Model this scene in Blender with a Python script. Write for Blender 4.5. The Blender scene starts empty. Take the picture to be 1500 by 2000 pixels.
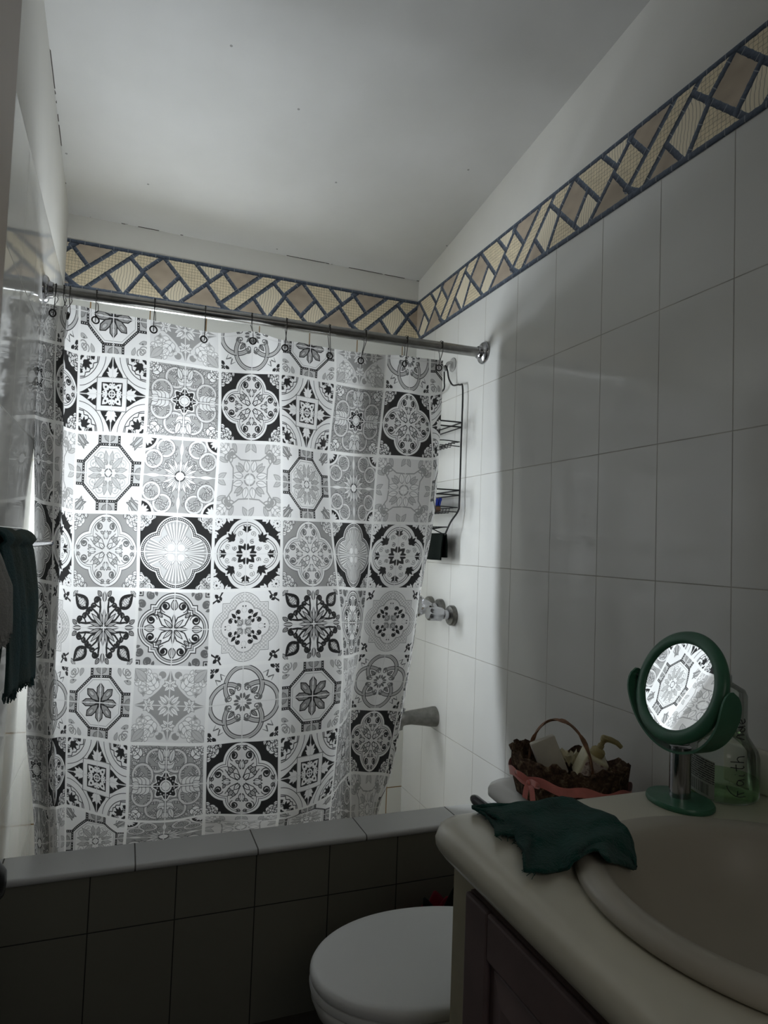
import bpy, bmesh, math, random
import numpy as np
from mathutils import Vector, Matrix
R = random.Random(7)
C = bpy.context.scene.collection
PI = math.pi

# ------------------------------------------------------------------ camera model (solved from the tile grid)
FPX, YAW, PITCH, ROLL, CAMZ = 1300.364, 0.368054, 0.051626, 0.036699, 1.226
cy_, sy_, cp_, sp_ = math.cos(YAW), math.sin(YAW), math.cos(PITCH), math.sin(PITCH)
FWD = Vector((sy_*cp_, cy_*cp_, sp_)); RT0 = Vector((cy_, -sy_, 0)); UP0 = RT0.cross(FWD)
RT = RT0*math.cos(ROLL) + UP0*math.sin(ROLL); UP = UP0*math.cos(ROLL) - RT0*math.sin(ROLL)
EYE = Vector((0, 0, CAMZ))
def at(px, py, axis, val):
    """the point of the photograph (px, py) on the room plane axis = val (0 x, 1 y, 2 z)"""
    d = FWD + RT*((px-750)/FPX) - UP*((py-1000)/FPX)
    return EYE + d*((val-EYE[axis])/d[axis])

XL, XR, YB, YT, YF = -0.247, 1.105, 2.553, 1.747, -0.22
LEDGE = 0.441
def ceil_z(y): return 2.357 + 0.150*(YB-y)

# ------------------------------------------------------------------ mesh helpers
def box(bm, x0, x1, y0, y1, z0, z1, bev=0, seg=2):
    v = [bm.verts.new(p) for p in ((x0,y0,z0),(x1,y0,z0),(x1,y1,z0),(x0,y1,z0),(x0,y0,z1),(x1,y0,z1),(x1,y1,z1),(x0,y1,z1))]
    f = [bm.faces.new([v[i] for i in q]) for q in ((3,2,1,0),(4,5,6,7),(0,1,5,4),(1,2,6,5),(2,3,7,6),(3,0,4,7))]
    if bev:
        e = list({e for q in f for e in q.edges})
        bmesh.ops.bevel(bm, geom=e, offset=bev, segments=seg, profile=0.5, affect='EDGES')
def basis(d):
    d = d.normalized(); a = Vector((0,0,1)) if abs(d.z) < .9 else Vector((1,0,0))
    u = d.cross(a).normalized(); return u, d.cross(u).normalized()
def tube(bm, pts, r, n=8, closed=False, cap=True):
    pts = [Vector(p) for p in pts]; m = len(pts)
    rs = r if isinstance(r, (list, tuple)) else [r]*m
    rings = []; u = None
    for i, p in enumerate(pts):
        if closed: t = pts[(i+1) % m]-pts[i-1]
        else: t = pts[min(i+1, m-1)]-pts[max(i-1, 0)]
        t = t.normalized() if t.length > 1e-9 else Vector((0,0,1))
        if u is None: u, w = basis(t)
        else:
            u = u - t*u.dot(t)
            u = u.normalized() if u.length > 1e-6 else basis(t)[0]
            w = t.cross(u)
        rings.append([bm.verts.new(p + u*math.cos(2*PI*k/n)*rs[i] + w*math.sin(2*PI*k/n)*rs[i]) for k in range(n)])
    for i in range(m if closed else m-1):
        a, b = rings[i], rings[(i+1) % m]
        for k in range(n): bm.faces.new((a[k], a[(k+1) % n], b[(k+1) % n], b[k]))
    if cap and not closed:
        bm.faces.new(rings[0][::-1]); bm.faces.new(rings[-1])
def smooth_path(pts, k=6, closed=False):
    pts = [Vector(p) for p in pts]; m = len(pts); out = []
    for i in range(m if closed else m-1):
        g = (lambda j: pts[j % m]) if closed else (lambda j: pts[max(0, min(m-1, j))])
        a, b, c, d = g(i-1), g(i), g(i+1), g(i+2)
        for s in range(k):
            t = s/k
            out.append(.5*((2*b)+(c-a)*t+(2*a-5*b+4*c-d)*t*t+(3*b-a-3*c+d)*t**3))
    if not closed: out.append(pts[-1])
    return out
def lathe(bm, prof, n=32, M=None, cap=True):
    M = M or Matrix(); rings = []
    for r, z in prof:
        rings.append([bm.verts.new(M @ Vector((r*math.cos(2*PI*k/n), r*math.sin(2*PI*k/n), z))) for k in range(n)])
    for a, b in zip(rings, rings[1:]):
        for k in range(n): bm.faces.new((a[k], a[(k+1) % n], b[(k+1) % n], b[k]))
    if cap: bm.faces.new(rings[0][::-1]); bm.faces.new(rings[-1])
def loft(bm, loops, cap0=True, cap1=True, closed=True):
    rings = [[bm.verts.new(p) for p in l] for l in loops]; n = len(rings[0])
    for a, b in zip(rings, rings[1:]):
        for k in range(n if closed else n-1): bm.faces.new((a[k], a[(k+1) % n], b[(k+1) % n], b[k]))
    if cap0: bm.faces.new(rings[0][::-1])
    if cap1: bm.faces.new(rings[-1])
def axis_m(origin, d, up=None):
    """matrix whose local z looks along d"""
    d = Vector(d).normalized(); u, w = basis(d)
    m = Matrix((u, d.cross(u), d)).transposed().to_4x4(); m.translation = Vector(origin); return m
def obj(name, bm, mat, parent=None, smooth=True, sharp=35, bevel=0, solid=0, sub=0):
    me = bpy.data.meshes.new(name)
    bmesh.ops.recalc_face_normals(bm, faces=bm.faces)
    bm.to_mesh(me); bm.free()
    if mat: me.materials.append(mat)
    if smooth:
        me.polygons.foreach_set('use_smooth', [True]*len(me.polygons))
        me.set_sharp_from_angle(angle=math.radians(sharp))
    o = bpy.data.objects.new(name, me); C.objects.link(o)
    if parent:
        o.parent = parent
        o.matrix_parent_inverse = parent.matrix_basis.inverted()
    if bevel:
        b = o.modifiers.new('b', 'BEVEL'); b.width = bevel; b.segments = 2; b.limit_method = 'ANGLE'; b.angle_limit = math.radians(40)
    if solid:
        s = o.modifiers.new('s', 'SOLIDIFY'); s.thickness = solid; s.offset = 0
    if sub:
        s = o.modifiers.new('ss', 'SUBSURF'); s.levels = s.render_levels = sub
    return o
def tag(o, label, cat, group=None):
    o['label'] = label; o['category'] = cat
    if group: o['group'] = group
    return o
def thing(name, label, cat, loc, group=None):
    o = bpy.data.objects.new(name, None); C.objects.link(o); o.location = loc; o.empty_display_size = .05
    return tag(o, label, cat, group)
def struct(name, bm, mat, **k):
    o = obj(name, bm, mat, **k); o['kind'] = 'structure'; return o
def B(): return bmesh.new()

# ------------------------------------------------------------------ materials
def srgb(r, g, b):
    f = lambda c: (c/255/12.92) if c/255 <= .04045 else ((c/255+.055)/1.055)**2.4
    return (f(r), f(g), f(b), 1)
class NT:
    def __init__(s, name):
        s.m = bpy.data.materials.new(name); s.m.use_nodes = True; s.t = s.m.node_tree; s.t.nodes.clear()
        s.out = s.n('ShaderNodeOutputMaterial')
    def n(s, kind, **k):
        x = s.t.nodes.new(kind)
        for a, v in k.items(): setattr(x, a, v)
        return x
    def l(s, a, b): s.t.links.new(a, b)
    def val(s, sock, v):
        if isinstance(v, bpy.types.NodeSocket): s.l(v, sock)
        else: sock.default_value = v
    def math(s, op, a, b=None, c=None):
        x = s.n('ShaderNodeMath', operation=op)
        for i, v in enumerate((a, b, c)):
            if v is not None: s.val(x.inputs[i], v)
        return x.outputs[0]
    def mix(s, f, a, b, blend='MIX'):
        x = s.n('ShaderNodeMix', data_type='RGBA', blend_type=blend)
        s.val(x.inputs[0], f); s.val(x.inputs[6], a); s.val(x.inputs[7], b); return x.outputs[2]
    def noise(s, scale, detail=3, rough=.5, vec=None, dist=0):
        x = s.n('ShaderNodeTexNoise'); x.inputs['Scale'].default_value = scale; x.inputs['Detail'].default_value = detail
        x.inputs['Roughness'].default_value = rough; x.inputs['Distortion'].default_value = dist
        s.l(vec or s.pos(), x.inputs['Vector']); return x.outputs[0]
    def pos(s):
        if not hasattr(s, '_p'): s._p = s.n('ShaderNodeNewGeometry').outputs['Position']
        return s._p
    def xyz(s):
        if not hasattr(s, '_x'):
            s._x = s.n('ShaderNodeSeparateXYZ'); s.l(s.pos(), s._x.inputs[0])
        return s._x.outputs
    def ramp(s, f, stops):
        x = s.n('ShaderNodeValToRGB'); cr = x.color_ramp
        while len(cr.elements) < len(stops): cr.elements.new(.5)
        for e, (p, c) in zip(cr.elements, stops): e.position = p; e.color = c
        s.val(x.inputs[0], f); return x.outputs[0]
    def bump(s, h, strength=.3, dist=.002, normal=None):
        x = s.n('ShaderNodeBump'); x.inputs['Strength'].default_value = strength; x.inputs['Distance'].default_value = dist
        s.l(h, x.inputs['Height'])
        if normal: s.l(normal, x.inputs['Normal'])
        return x.outputs[0]
    def pbr(s, col, rough=.5, metal=0, normal=None, spec=.5, trans=0, ior=1.45, coat=0, sheen=0):
        p = s.n('ShaderNodeBsdfPrincipled')
        s.val(p.inputs['Base Color'], col); s.val(p.inputs['Roughness'], rough); s.val(p.inputs['Metallic'], metal)
        p.inputs['Specular IOR Level'].default_value = spec; p.inputs['Transmission Weight'].default_value = trans
        p.inputs['IOR'].default_value = ior; p.inputs['Coat Weight'].default_value = coat; p.inputs['Sheen Weight'].default_value = sheen
        if normal: s.l(normal, p.inputs['Normal'])
        s.l(p.outputs[0], s.out.inputs[0]); return p
def plain(name, col, rough=.5, metal=0, var=.08, vs=30, bump=0, bs=200, spec=.5, **k):
    t = NT(name); n = t.noise(vs, 4)
    d = tuple(c*(1-var) for c in col[:3])+(1,); e = tuple(min(1, c*(1+var)) for c in col[:3])+(1,)
    c = t.ramp(n, [(.3, d), (.7, e)])
    nm = t.bump(t.noise(bs, 3), bump, .002) if bump else None
    t.pbr(c, rough, metal, nm, spec, **k); return t.m
def tile_mat(name, ua, u0, du, v0, dv, col, grout, gw=.0016, rough=.09, wav=.12, dirt=None, gdepth=.5, spec=.5):
    """glazed tile: grid lines on the wall's own axes (ua = 0 x, 1 y across, 2 z up)"""
    t = NT(name); x = t.xyz()
    va = 2 if ua != 2 else 1
    def line(a, o, s):
        r = t.math('DIVIDE', t.math('SUBTRACT', x[a], o), s)
        f = t.math('ABSOLUTE', t.math('SUBTRACT', t.math('FRACT', t.math('ADD', r, 100.5)), .5))
        return t.math('MULTIPLY', f, s)
    d = line(ua, u0, du) if dv is None else t.math('MINIMUM', line(ua, u0, du), line(va, v0, dv))
    mask = t.n('ShaderNodeMapRange'); mask.interpolation_type = 'SMOOTHSTEP'
    t.l(d, mask.inputs[0]); mask.inputs[1].default_value = gw*.45; mask.inputs[2].default_value = gw*1.3
    mask.inputs[3].default_value = 1; mask.inputs[4].default_value = 0
    base = t.ramp(t.noise(2.3, 4, .6), [(.3, tuple(c*.93 for c in col[:3])+(1,)), (.7, col)])
    if dirt: base = t.mix(t.math('MULTIPLY', t.math('GREATER_THAN', t.noise(55, 6, .7), .68), .35), base, dirt)
    gcol = t.ramp(t.noise(9, 3), [(.35, grout), (.65, tuple(min(1, c*1.5) for c in grout[:3])+(1,))])
    c = t.mix(mask.outputs[0], base, gcol)
    n1 = t.bump(t.noise(5.5, 2), wav, .006)
    n2 = t.bump(t.math('SUBTRACT', 1, mask.outputs[0]), gdepth, .0012, n1)
    rr = t.math('ADD', t.math('MULTIPLY', mask.outputs[0], .5), t.math('ADD', rough, t.math('MULTIPLY', t.noise(4, 4, .65), .06)))
    t.pbr(c, rr, 0, n2, spec); return t.m
def cloth_mat(name, ca, cb, scale=9, fs=420):
    t = NT(name); c = t.ramp(t.noise(scale, 4, .6), [(.36, ca), (.64, cb)])
    w = t.noise(fs, 3, .7); c2 = t.mix(t.math('MULTIPLY', w, .55), c, tuple(v*.35 for v in ca[:3])+(1,))
    t.pbr(c2, .95, 0, t.bump(t.math('ADD', w, t.noise(fs*.3, 2)), .8, .004), .1, sheen=.1); return t.m
M_wall_r = tile_mat('white_glazed_wall_tile', 1, .97, .2, 1.786-.3074*6, .3074, srgb(211,211,208), srgb(146,143,137), gw=.0013, rough=.075)
M_wall_l = tile_mat('white_glazed_wall_tile_left', 1, 1.654, .2, 1.786-.3074*6, .3074, srgb(214,213,208), srgb(150,148,142), rough=.035, wav=.07)
M_wall_b = tile_mat('white_glazed_wall_tile_back', 0, 1.04, .2, 1.786-.3074*6, .3074, srgb(206,206,200), srgb(120,92,52), gw=.0022)
M_plaster = plain('white_painted_plaster', srgb(205,203,197), .75, 0, .035, 3.2, .15, 60, .2)
def ceiling_mat():
    t = NT('painted_ceiling'); c = t.ramp(t.noise(2.2, 4, .55), [(.3, srgb(180,179,175)), (.7, srgb(193,192,189))])
    v = t.n('ShaderNodeTexVoronoi', voronoi_dimensions='2D'); v.inputs['Scale'].default_value = 2.3; t.l(t.pos(), v.inputs['Vector'])
    c = t.mix(t.math('MULTIPLY', t.math('LESS_THAN', v.outputs['Distance'], .0085), .6), c, srgb(70,68,64))
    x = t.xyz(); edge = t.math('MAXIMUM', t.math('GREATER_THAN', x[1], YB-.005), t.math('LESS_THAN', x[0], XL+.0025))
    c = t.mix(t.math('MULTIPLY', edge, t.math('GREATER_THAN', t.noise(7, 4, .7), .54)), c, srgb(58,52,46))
    t.pbr(c, .6, 0, t.bump(t.noise(70, 3), .1, .002), .3); return t.m
M_ceiling = ceiling_mat()
M_apron = tile_mat('olive_grey_tub_tile', 0, -.0357, .1965, .291, .32, srgb(124,122,110), srgb(38,37,33), gw=.0016, rough=.3, gdepth=.4)
M_ledge = tile_mat('grey_ledge_tile', 0, .063, .295, 0, None, srgb(180,180,178), srgb(66,64,60), gw=.0018, rough=.32, dirt=srgb(90,84,74))
M_floor = tile_mat('beige_floor_tile', 0, .1, .33, 0, .33, srgb(96,82,66), srgb(50,44,38), gw=.003, rough=.35)
M_chrome = plain('chrome', srgb(172,172,175), .13, 1, .05, 40)
M_chrome2 = plain('dull_chrome', srgb(136,135,131), .38, 1, .18, 60, .1, 150)
M_rod = plain('worn_chrome_rod', srgb(150,149,146), .27, 1, .14, 45, .05, 250)
M_black = plain('black_coated_wire', srgb(28,28,30), .4, 0, .1)
M_gloss_black = plain('glossy_black_plastic', srgb(14,14,15), .12)
M_porc = plain('white_porcelain', srgb(205,205,202), .22, 0, .03, 4)
M_tubfloor = plain('beige_tub_tile', srgb(146,136,120), .3, 0, .12, 9)
M_seat = plain('white_toilet_seat_plastic', srgb(206,207,206), .4, 0, .03, 5, .08, 300)
M_marble = plain('cream_cultured_marble', srgb(198,195,179), .28, 0, .06, 6, .04, 120)
M_sink = plain('taupe_sink_enamel', srgb(166,161,148), .38, 0, .06, 5)
M_cream = plain('cream_painted_wood', srgb(168,161,138), .5, 0, .1, 14, .15, 40)
M_brown = plain('mauve_brown_cabinet_paint', srgb(112,96,96), .45, 0, .16, 10, .15, 60)
M_door = plain('grey_painted_door', srgb(194,178,165), .45, 0, .06, 8, .1, 90)
M_green = plain('green_enamel', srgb(58,108,84), .35, 0, .14, 25, .1, 200)
M_teal = cloth_mat('teal_terry', srgb(24,66,60), srgb(38,84,76), 14, 300)
M_olive = cloth_mat('olive_teal_terry', srgb(74,80,62), srgb(40,84,90), 5)
M_greyc = cloth_mat('pale_grey_terry', srgb(176,176,172), srgb(196,196,192))
M_darkc = plain('black_green_cloth', srgb(15,20,17), .95, 0, .2, 200, .6, 400, .1)
def mirror_mat():
    t = NT('mirror_silvering'); t.pbr((.93,.94,.94,1), .0, 1); return t.m
M_mirror = mirror_mat()
def bark_mat():
    t = NT('dark_bark'); c = t.ramp(t.noise(60, 6, .75, dist=.6), [(.32, srgb(38,28,24)), (.52, srgb(92,72,58)), (.72, srgb(158,140,112))])
    t.pbr(c, .9, 0, t.bump(t.noise(90, 5, .75), 1, .008), .2); return t.m
M_bark = bark_mat()
M_wicker = plain('brown_wicker', srgb(122,88,64), .6, 0, .4, 70, .6, 160)
M_ribbon = plain('pink_satin_ribbon', srgb(208,124,116), .42, 0, .12, 40, sheen=.4)
M_soapbox = plain('greyish_white_card', srgb(196,192,180), .7, 0, .08, 20)
M_cream2 = plain('creamy_plastic', srgb(205,198,168), .4, 0, .1, 30)
def translucent(name, col, f=.5, rough=.4):
    t = NT(name); p = t.pbr(col, rough); tr = t.n('ShaderNodeBsdfTranslucent'); t.val(tr.inputs[0], col)
    m = t.n('ShaderNodeMixShader'); m.inputs[0].default_value = f
    t.l(p.outputs[0], m.inputs[1]); t.l(tr.outputs[0], m.inputs[2]); t.l(m.outputs[0], t.out.inputs[0]); return t.m
M_pump = translucent('yellowish_clear_plastic', srgb(196,184,140), .4, .25)
M_red = plain('crimson_plastic', srgb(138,18,44), .4, 0, .15, 20)
M_leaf = plain('dark_green_leaf', srgb(22,32,28), .35, 0, .2, 30)
M_blue = plain('blue_bristle', srgb(36,62,170), .6, 0, .25, 300)
M_wood = plain('brown_wood', srgb(120,84,58), .5, 0, .25, 60)
def clear(name, tint, gl=.08, rough=.05):
    t = NT(name); a = t.n('ShaderNodeBsdfTransparent'); a.inputs[0].default_value = tint
    g = t.n('ShaderNodeBsdfGlossy'); g.inputs['Roughness'].default_value = rough
    fr = t.n('ShaderNodeFresnel'); fr.inputs[0].default_value = 1.4
    m = t.n('ShaderNodeMixShader'); t.l(t.math('MULTIPLY', fr.outputs[0], gl*10), m.inputs[0])
    t.l(a.outputs[0], m.inputs[1]); t.l(g.outputs[0], m.inputs[2]); t.l(m.outputs[0], t.out.inputs[0]); return t.m
M_clear = clear('clear_plastic', (.90,.93,.90,1))
M_liquid = clear('green_liquid', (.74,.86,.70,1), .03)
M_ink = plain('black_marker_ink', srgb(20,20,20), .5)
def label_mat():
    t = NT('printed_bottle_label'); u = t.n('ShaderNodeUVMap'); s = t.n('ShaderNodeSeparateXYZ'); t.l(u.outputs[0], s.inputs[0])
    U, V = s.outputs[0], s.outputs[1]
    rows = t.math('LESS_THAN', t.math('FRACT', t.math('MULTIPLY', V, 17)), .5)
    cb = t.n('ShaderNodeCombineXYZ'); t.l(t.math('MULTIPLY', U, 30), cb.inputs[0]); t.l(t.math('FLOOR', t.math('MULTIPLY', V, 17)), cb.inputs[1])
    words = t.math('GREATER_THAN', t.noise(1.1, 2, vec=cb.outputs[0]), .42)
    txt = t.math('MULTIPLY', t.math('MULTIPLY', rows, words), t.math('GREATER_THAN', V, .42))
    cb2 = t.n('ShaderNodeCombineXYZ'); t.l(t.math('MULTIPLY', U, 60), cb2.inputs[0])
    bars = t.math('GREATER_THAN', t.noise(1.0, 0, vec=cb2.outputs[0]), .5)
    inb = t.math('MULTIPLY', t.math('MULTIPLY', t.math('GREATER_THAN', V, .08), t.math('LESS_THAN', V, .36)), t.math('LESS_THAN', U, .78))
    ink = t.math('MAXIMUM', txt, t.math('MULTIPLY', bars, inb))
    t.pbr(t.mix(ink, srgb(150,156,146), srgb(30,34,32)), .4); return t.m
M_label = label_mat()
def floral_mat():
    t = NT('floral_print_card'); n = t.noise(70, 5, .7); c = t.ramp(n, [(.38, srgb(150,120,112)), (.5, srgb(232,222,212)), (.62, srgb(225,214,206))])
    c = t.mix(t.math('GREATER_THAN', t.noise(42, 2), .64), c, srgb(72,44,56)); t.pbr(c, .35); return t.m
M_floral = floral_mat()
# ------------------------------------------------------------------ printed patterns, drawn here stroke by stroke
class Quad:
    """one quarter of a printed panel, mirrored into four; (0,0) is the panel's centre, (1,1) its corner"""
    def __init__(s, k, bg):
        a = (np.arange(k)+.5)/k; s.x, s.y = np.meshgrid(a, a); s.k = k; s.px = 1.0/k; s.a = np.full((k, k), bg, float)
    def put(s, d, v):            # d: signed distance, negative inside
        m = np.clip(.5-d/s.px, 0, 1); s.a = s.a*(1-m)+v*m
    def disk(s, cx, cy, r, v): s.put(np.hypot(s.x-cx, s.y-cy)-r, v)
    def ring(s, cx, cy, r, w, v): s.put(np.abs(np.hypot(s.x-cx, s.y-cy)-r)-w/2, v)
    def seg(s, p, q, w0, v, w1=None):
        w1 = w0 if w1 is None else w1
        dx, dy = q[0]-p[0], q[1]-p[1]; L = dx*dx+dy*dy+1e-12
        t = np.clip(((s.x-p[0])*dx+(s.y-p[1])*dy)/L, 0, 1)
        return np.hypot(s.x-p[0]-t*dx, s.y-p[1]-t*dy)-(w0+(w1-w0)*t)/2
    def line(s, pts, w, v, w1=None):
        n = len(pts)-1; d = None; w1 = w if w1 is None else w1
        for i in range(n):
            e = s.seg(pts[i], pts[i+1], w+(w1-w)*i/n, v, w+(w1-w)*(i+1)/n); d = e if d is None else np.minimum(d, e)
        s.put(d, v)
    def poly(s, pts, v):
        ins = np.zeros(s.x.shape, bool); d = None; n = len(pts)
        for i in range(n):
            (x0, y0), (x1, y1) = pts[i], pts[(i+1) % n]
            if y0 != y1:
                c = (s.y < y0) != (s.y < y1); ins ^= c & (s.x < (x1-x0)*(s.y-y0)/(y1-y0)+x0)
            e = s.seg(pts[i], pts[(i+1) % n], 0, v); d = e if d is None else np.minimum(d, e)
        s.put(np.where(ins, -d, d), v)
    def outl(s, pts, fill, w, ink):
        s.poly(pts, fill); s.line(list(pts)+[pts[0]], w, ink)
    def leaf(s, p, q, wid, v, ink=None, w=.02, rib=True):
        p, q = np.array(p, float), np.array(q, float); d = q-p; nrm = np.array((-d[1], d[0]))
        L = [tuple(p+d*t+nrm*wid*math.sin(PI*t**.8)) for t in np.linspace(0, 1, 9)]
        L += [tuple(p+d*t-nrm*wid*math.sin(PI*t**.8)) for t in np.linspace(1, 0, 9)[1:-1]]
        s.poly(L, v)
        if ink is not None:
            s.line(L+[L[0]], w, ink)
            if rib: s.line([tuple(p), tuple(p+d*.7)], w*.8, ink, w*.3)
    def spiral(s, cx, cy, r, a0, turns, w, v, w1=None, n=26):
        pts = [(cx+r*(1-.78*i/n)*math.cos(a0+turns*2*PI*i/n), cy+r*(1-.78*i/n)*math.sin(a0+turns*2*PI*i/n)) for i in range(n+1)]
        s.line(pts, w if w1 is None else w1, v, w); s.disk(pts[-1][0], pts[-1][1], w*1.1, v)
    def fleur(s, cx, cy, ang, r, v):
        for da, l in ((-1.25, .75), (-.62, .95), (0, 1), (.62, .95), (1.25, .75)):
            s.leaf((cx, cy), (cx+r*l*math.cos(ang+da), cy+r*l*math.sin(ang+da)), .2, v)
        s.disk(cx, cy, r*.26, v)
    def acan(s, p, q, wid, v, ink, n=4):
        """an acanthus spray: lobes along a stem"""
        p, q = np.array(p, float), np.array(q, float); d = q-p; nr = np.array((-d[1], d[0]))
        for i in range(n):
            t = .15+.7*i/n; b = p+d*t
            for sg in (1, -1): s.leaf(tuple(b), tuple(b+d*.32+nr*sg*wid*(1-.35*t)), .28, v, ink, .014, False)
        s.leaf(tuple(p+d*.6), tuple(q), .22, v, ink, .014)
    def both(s, f):
        """draw f and its mirror image across the diagonal"""
        f(s); s.a = s.a.T.copy(); f(s); s.a = s.a.T.copy()
    def full(s):
        q = s.a; h = np.concatenate([q[:, ::-1], q], 1); return np.concatenate([h[::-1], h], 0)
BK, DG, MG, LG, WH = .03, .16, .36, .58, .90
def octagon(s, crystal):
    s.both(lambda s: s.spiral(.80, .86, .13, 2.2, 1.3, .03, MG))
    if crystal:
        s.both(lambda s: (s.leaf((.97, .55), (.74, .62), .22, LG, MG), s.disk(.62, .84, .025, DG)))
    else:
        s.both(lambda s: s.outl([(.99,.99),(.80,.98),(.72,.84),(.60,.74),(.72,.72),(.86,.80)], MG, .022, DG))
        s.outl([(.99,.99),(.86,.92),(.74,.80),(.68,.68),(.80,.74),(.92,.86)], LG, .022, DG)
    s.poly([(0,.72),(.28,.72),(.28,1),(0,1)], LG); s.poly([(.72,0),(.72,.28),(1,.28),(1,0)], LG)
    s.both(lambda s: (s.outl([(0,.78),(.12,.84),(.16,.93),(0,.99)], MG, .018, DG)))
    band = [(0,.72),(.28,.72),(.72,.28),(.72,0)]
    for pl in (band, [(.28,.72),(.28,1)], [(.72,.28),(1,.28)]):
        s.line(pl, .075, BK)
        for i in range(len(pl)-1):
            (x0, y0), (x1, y1) = pl[i], pl[i+1]; n = max(2, int(math.hypot(x1-x0, y1-y0)/.062))
            for k in range(n): s.disk(x0+(x1-x0)*(k+.5)/n, y0+(y1-y0)*(k+.5)/n, .0135, WH)
    s.line([(0,.63),(.245,.63),(.63,.245),(.63,0)], .014, MG)
def m_O1():
    s = Quad(K2, WH); octagon(s, True)
    for a in (0, PI/4, PI/2):
        c, d = math.cos(a), math.sin(a); f = lambda r, t: (r*c-t*d, r*d+t*c)
        s.outl([f(.06,0),f(.22,.10),f(.42,.10),f(.54,0),f(.42,-.10),f(.22,-.10)], MG, .03, BK)
        s.outl([f(.26,0),f(.31,.045),f(.40,.045),f(.47,0),f(.40,-.045),f(.31,-.045)], LG, .016, DG)
    s.disk(0, 0, .09, BK); return s
def m_O2():
    s = Quad(K2, WH); octagon(s, False)
    s.both(lambda s: (s.spiral(.22, .42, .12, 0, 1.2, .028, LG), s.leaf((.05,.2), (.1,.56), .18, LG, MG), s.spiral(.1, .25, .08, 1, 1, .022, MG), s.disk(.3, .36, .03, DG)))
    s.leaf((.1,.1), (.42,.42), .16, LG, MG); s.ring(0, 0, .1, .035, DG); s.disk(0,0,.05,WH); return s
def m_F1():
    s = Quad(K2, .80); s.put(s.x**.62+s.y**.62-1.02, MG)
    for i in range(9):
        a = i/9; s.put(np.hypot(s.x-(.12+.76*a), s.y-(.88-.76*a))-(.085+.02*math.sin(i*2.6)), MG if i % 2 else .80)
    s.both(lambda s: (s.acan((.36,.30), (.80,.62), .3, WH, MG, 3), s.acan((.46,.80),(.80,.92),.3,WH,MG,2), s.spiral(.40, .74, .16, 3.6, 1.2, .03, LG), s.leaf((.9,.98), (.62,.9), .25, LG, MG),
        [s.leaf((0,.52), (.2*math.sin(k), .52+.2*math.cos(k)), .25, WH, MG, .016) for k in (-1.6,-.8,0,.8,1.6,2.4)], s.disk(0,.52,.05,MG), s.leaf((0,.1),(.14,.3),.2,WH,MG)))
    s.leaf((.62,.62), (.97,.97), .22, LG, MG); s.leaf((.05,.05),(.26,.26),.22,WH,MG); s.disk(0,0,.05,WH); return s
def m_R():
    s = Quad(K2, WH)
    def band(s):
        s.put(np.abs(np.hypot(s.x-.43, s.y)-.50)-.066, BK); s.put(np.abs(np.hypot(s.x-.43, s.y)-.50)-.044, LG)
        s.put(np.abs(np.hypot(s.x-.43, s.y)-.50)-.008, MG)
    s.both(band); s.put(np.where(s.x+s.y > 1.04, np.abs(np.hypot(s.x-.43, s.y)-.50)-.066, 1), BK)
    s.put(np.where(s.x+s.y > 1.04, np.abs(np.hypot(s.x-.43, s.y)-.50)-.044, 1), LG)
    s.both(lambda s: (s.line([(.66,.62),(.80,.66),(.74,.52)], .04, DG, .01), s.spiral(.88,.95,.09,2.5,1.2,.026,BK), s.leaf((.97,.72),(.84,.82),.3,BK)))
    s.put(np.hypot(s.x, s.y)-.40, WH)
    s.both(lambda s: (s.spiral(.12,.36,.1,-.6,1.2,.026,DG), s.leaf((.02,.1),(.05,.25),.3,DG), s.leaf((.2,.3),(.34,.2),.25,MG), s.leaf((.03,.44),(.2,.5),.2,DG)))
    s.leaf((.06,.06),(.2,.2),.22,DG); s.leaf((.24,.24),(.38,.38),.26,MG,BK); return s
def m_B1():
    s = Quad(K2, WH)
    spear = [(0,.43),(.31,.43),(.27,.52),(.17,.66),(.08,.82),(.02,.97),(0,1)]
    s.both(lambda s: (s.poly(spear, BK), s.fleur(0, .50, PI/2, .25, WH), s.leaf((0,.46),(.14,.50),.35,WH)))
    s.poly([(0,0),(.30,0),(.30,.30),(0,.30)], BK)
    s.both(lambda s: (s.line([(.42,0),(.42,.44)], .012, MG), s.line([(.31,.43),(.44,.43)], .014, DG)))
    for r, w in ((.80, .016), (.62, .020)): s.put(np.where(s.x+s.y > .84, np.abs(np.hypot(s.x-1, s.y-1)-r)-w/2, 1), BK)
    s.both(lambda s: s.line([(.99,.42),(.80,.44),(.78,.54),(.66,.56),(.62,.64)], .024, BK))
    s.fleur(.80, .80, PI*1.25, .24, BK); s.both(lambda s: (s.spiral(.92,.68,.085,4,1.3,.026,DG), s.leaf((1,.60),(.86,.53),.4,BK), s.leaf((.99,.86),(.88,.92),.4,BK)))
    s.both(lambda s: (s.leaf((.03,.13),(.06,.28),.42,WH), s.disk(.06,.22,.014,BK))); s.leaf((.10,.10),(.27,.27),.34,WH); s.disk(.18,.18,.03,BK); s.ring(0,0,.085,.035,WH); return s
def foliage(s, seed, ink, v=WH):
    r = random.Random(seed)
    def f(s):
        for i in range(20):
            x, y = r.uniform(.1,.95), r.uniform(.1,.95); a = r.uniform(0, 6.28); l = r.uniform(.10,.19)
            s.acan((x, y), (x+l*math.cos(a), y+l*math.sin(a)), .6, v, ink, 3)
    st = r.getstate(); f(s); s.a = s.a.T.copy(); r.setstate(st); f(s); s.a = s.a.T.copy()
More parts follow.
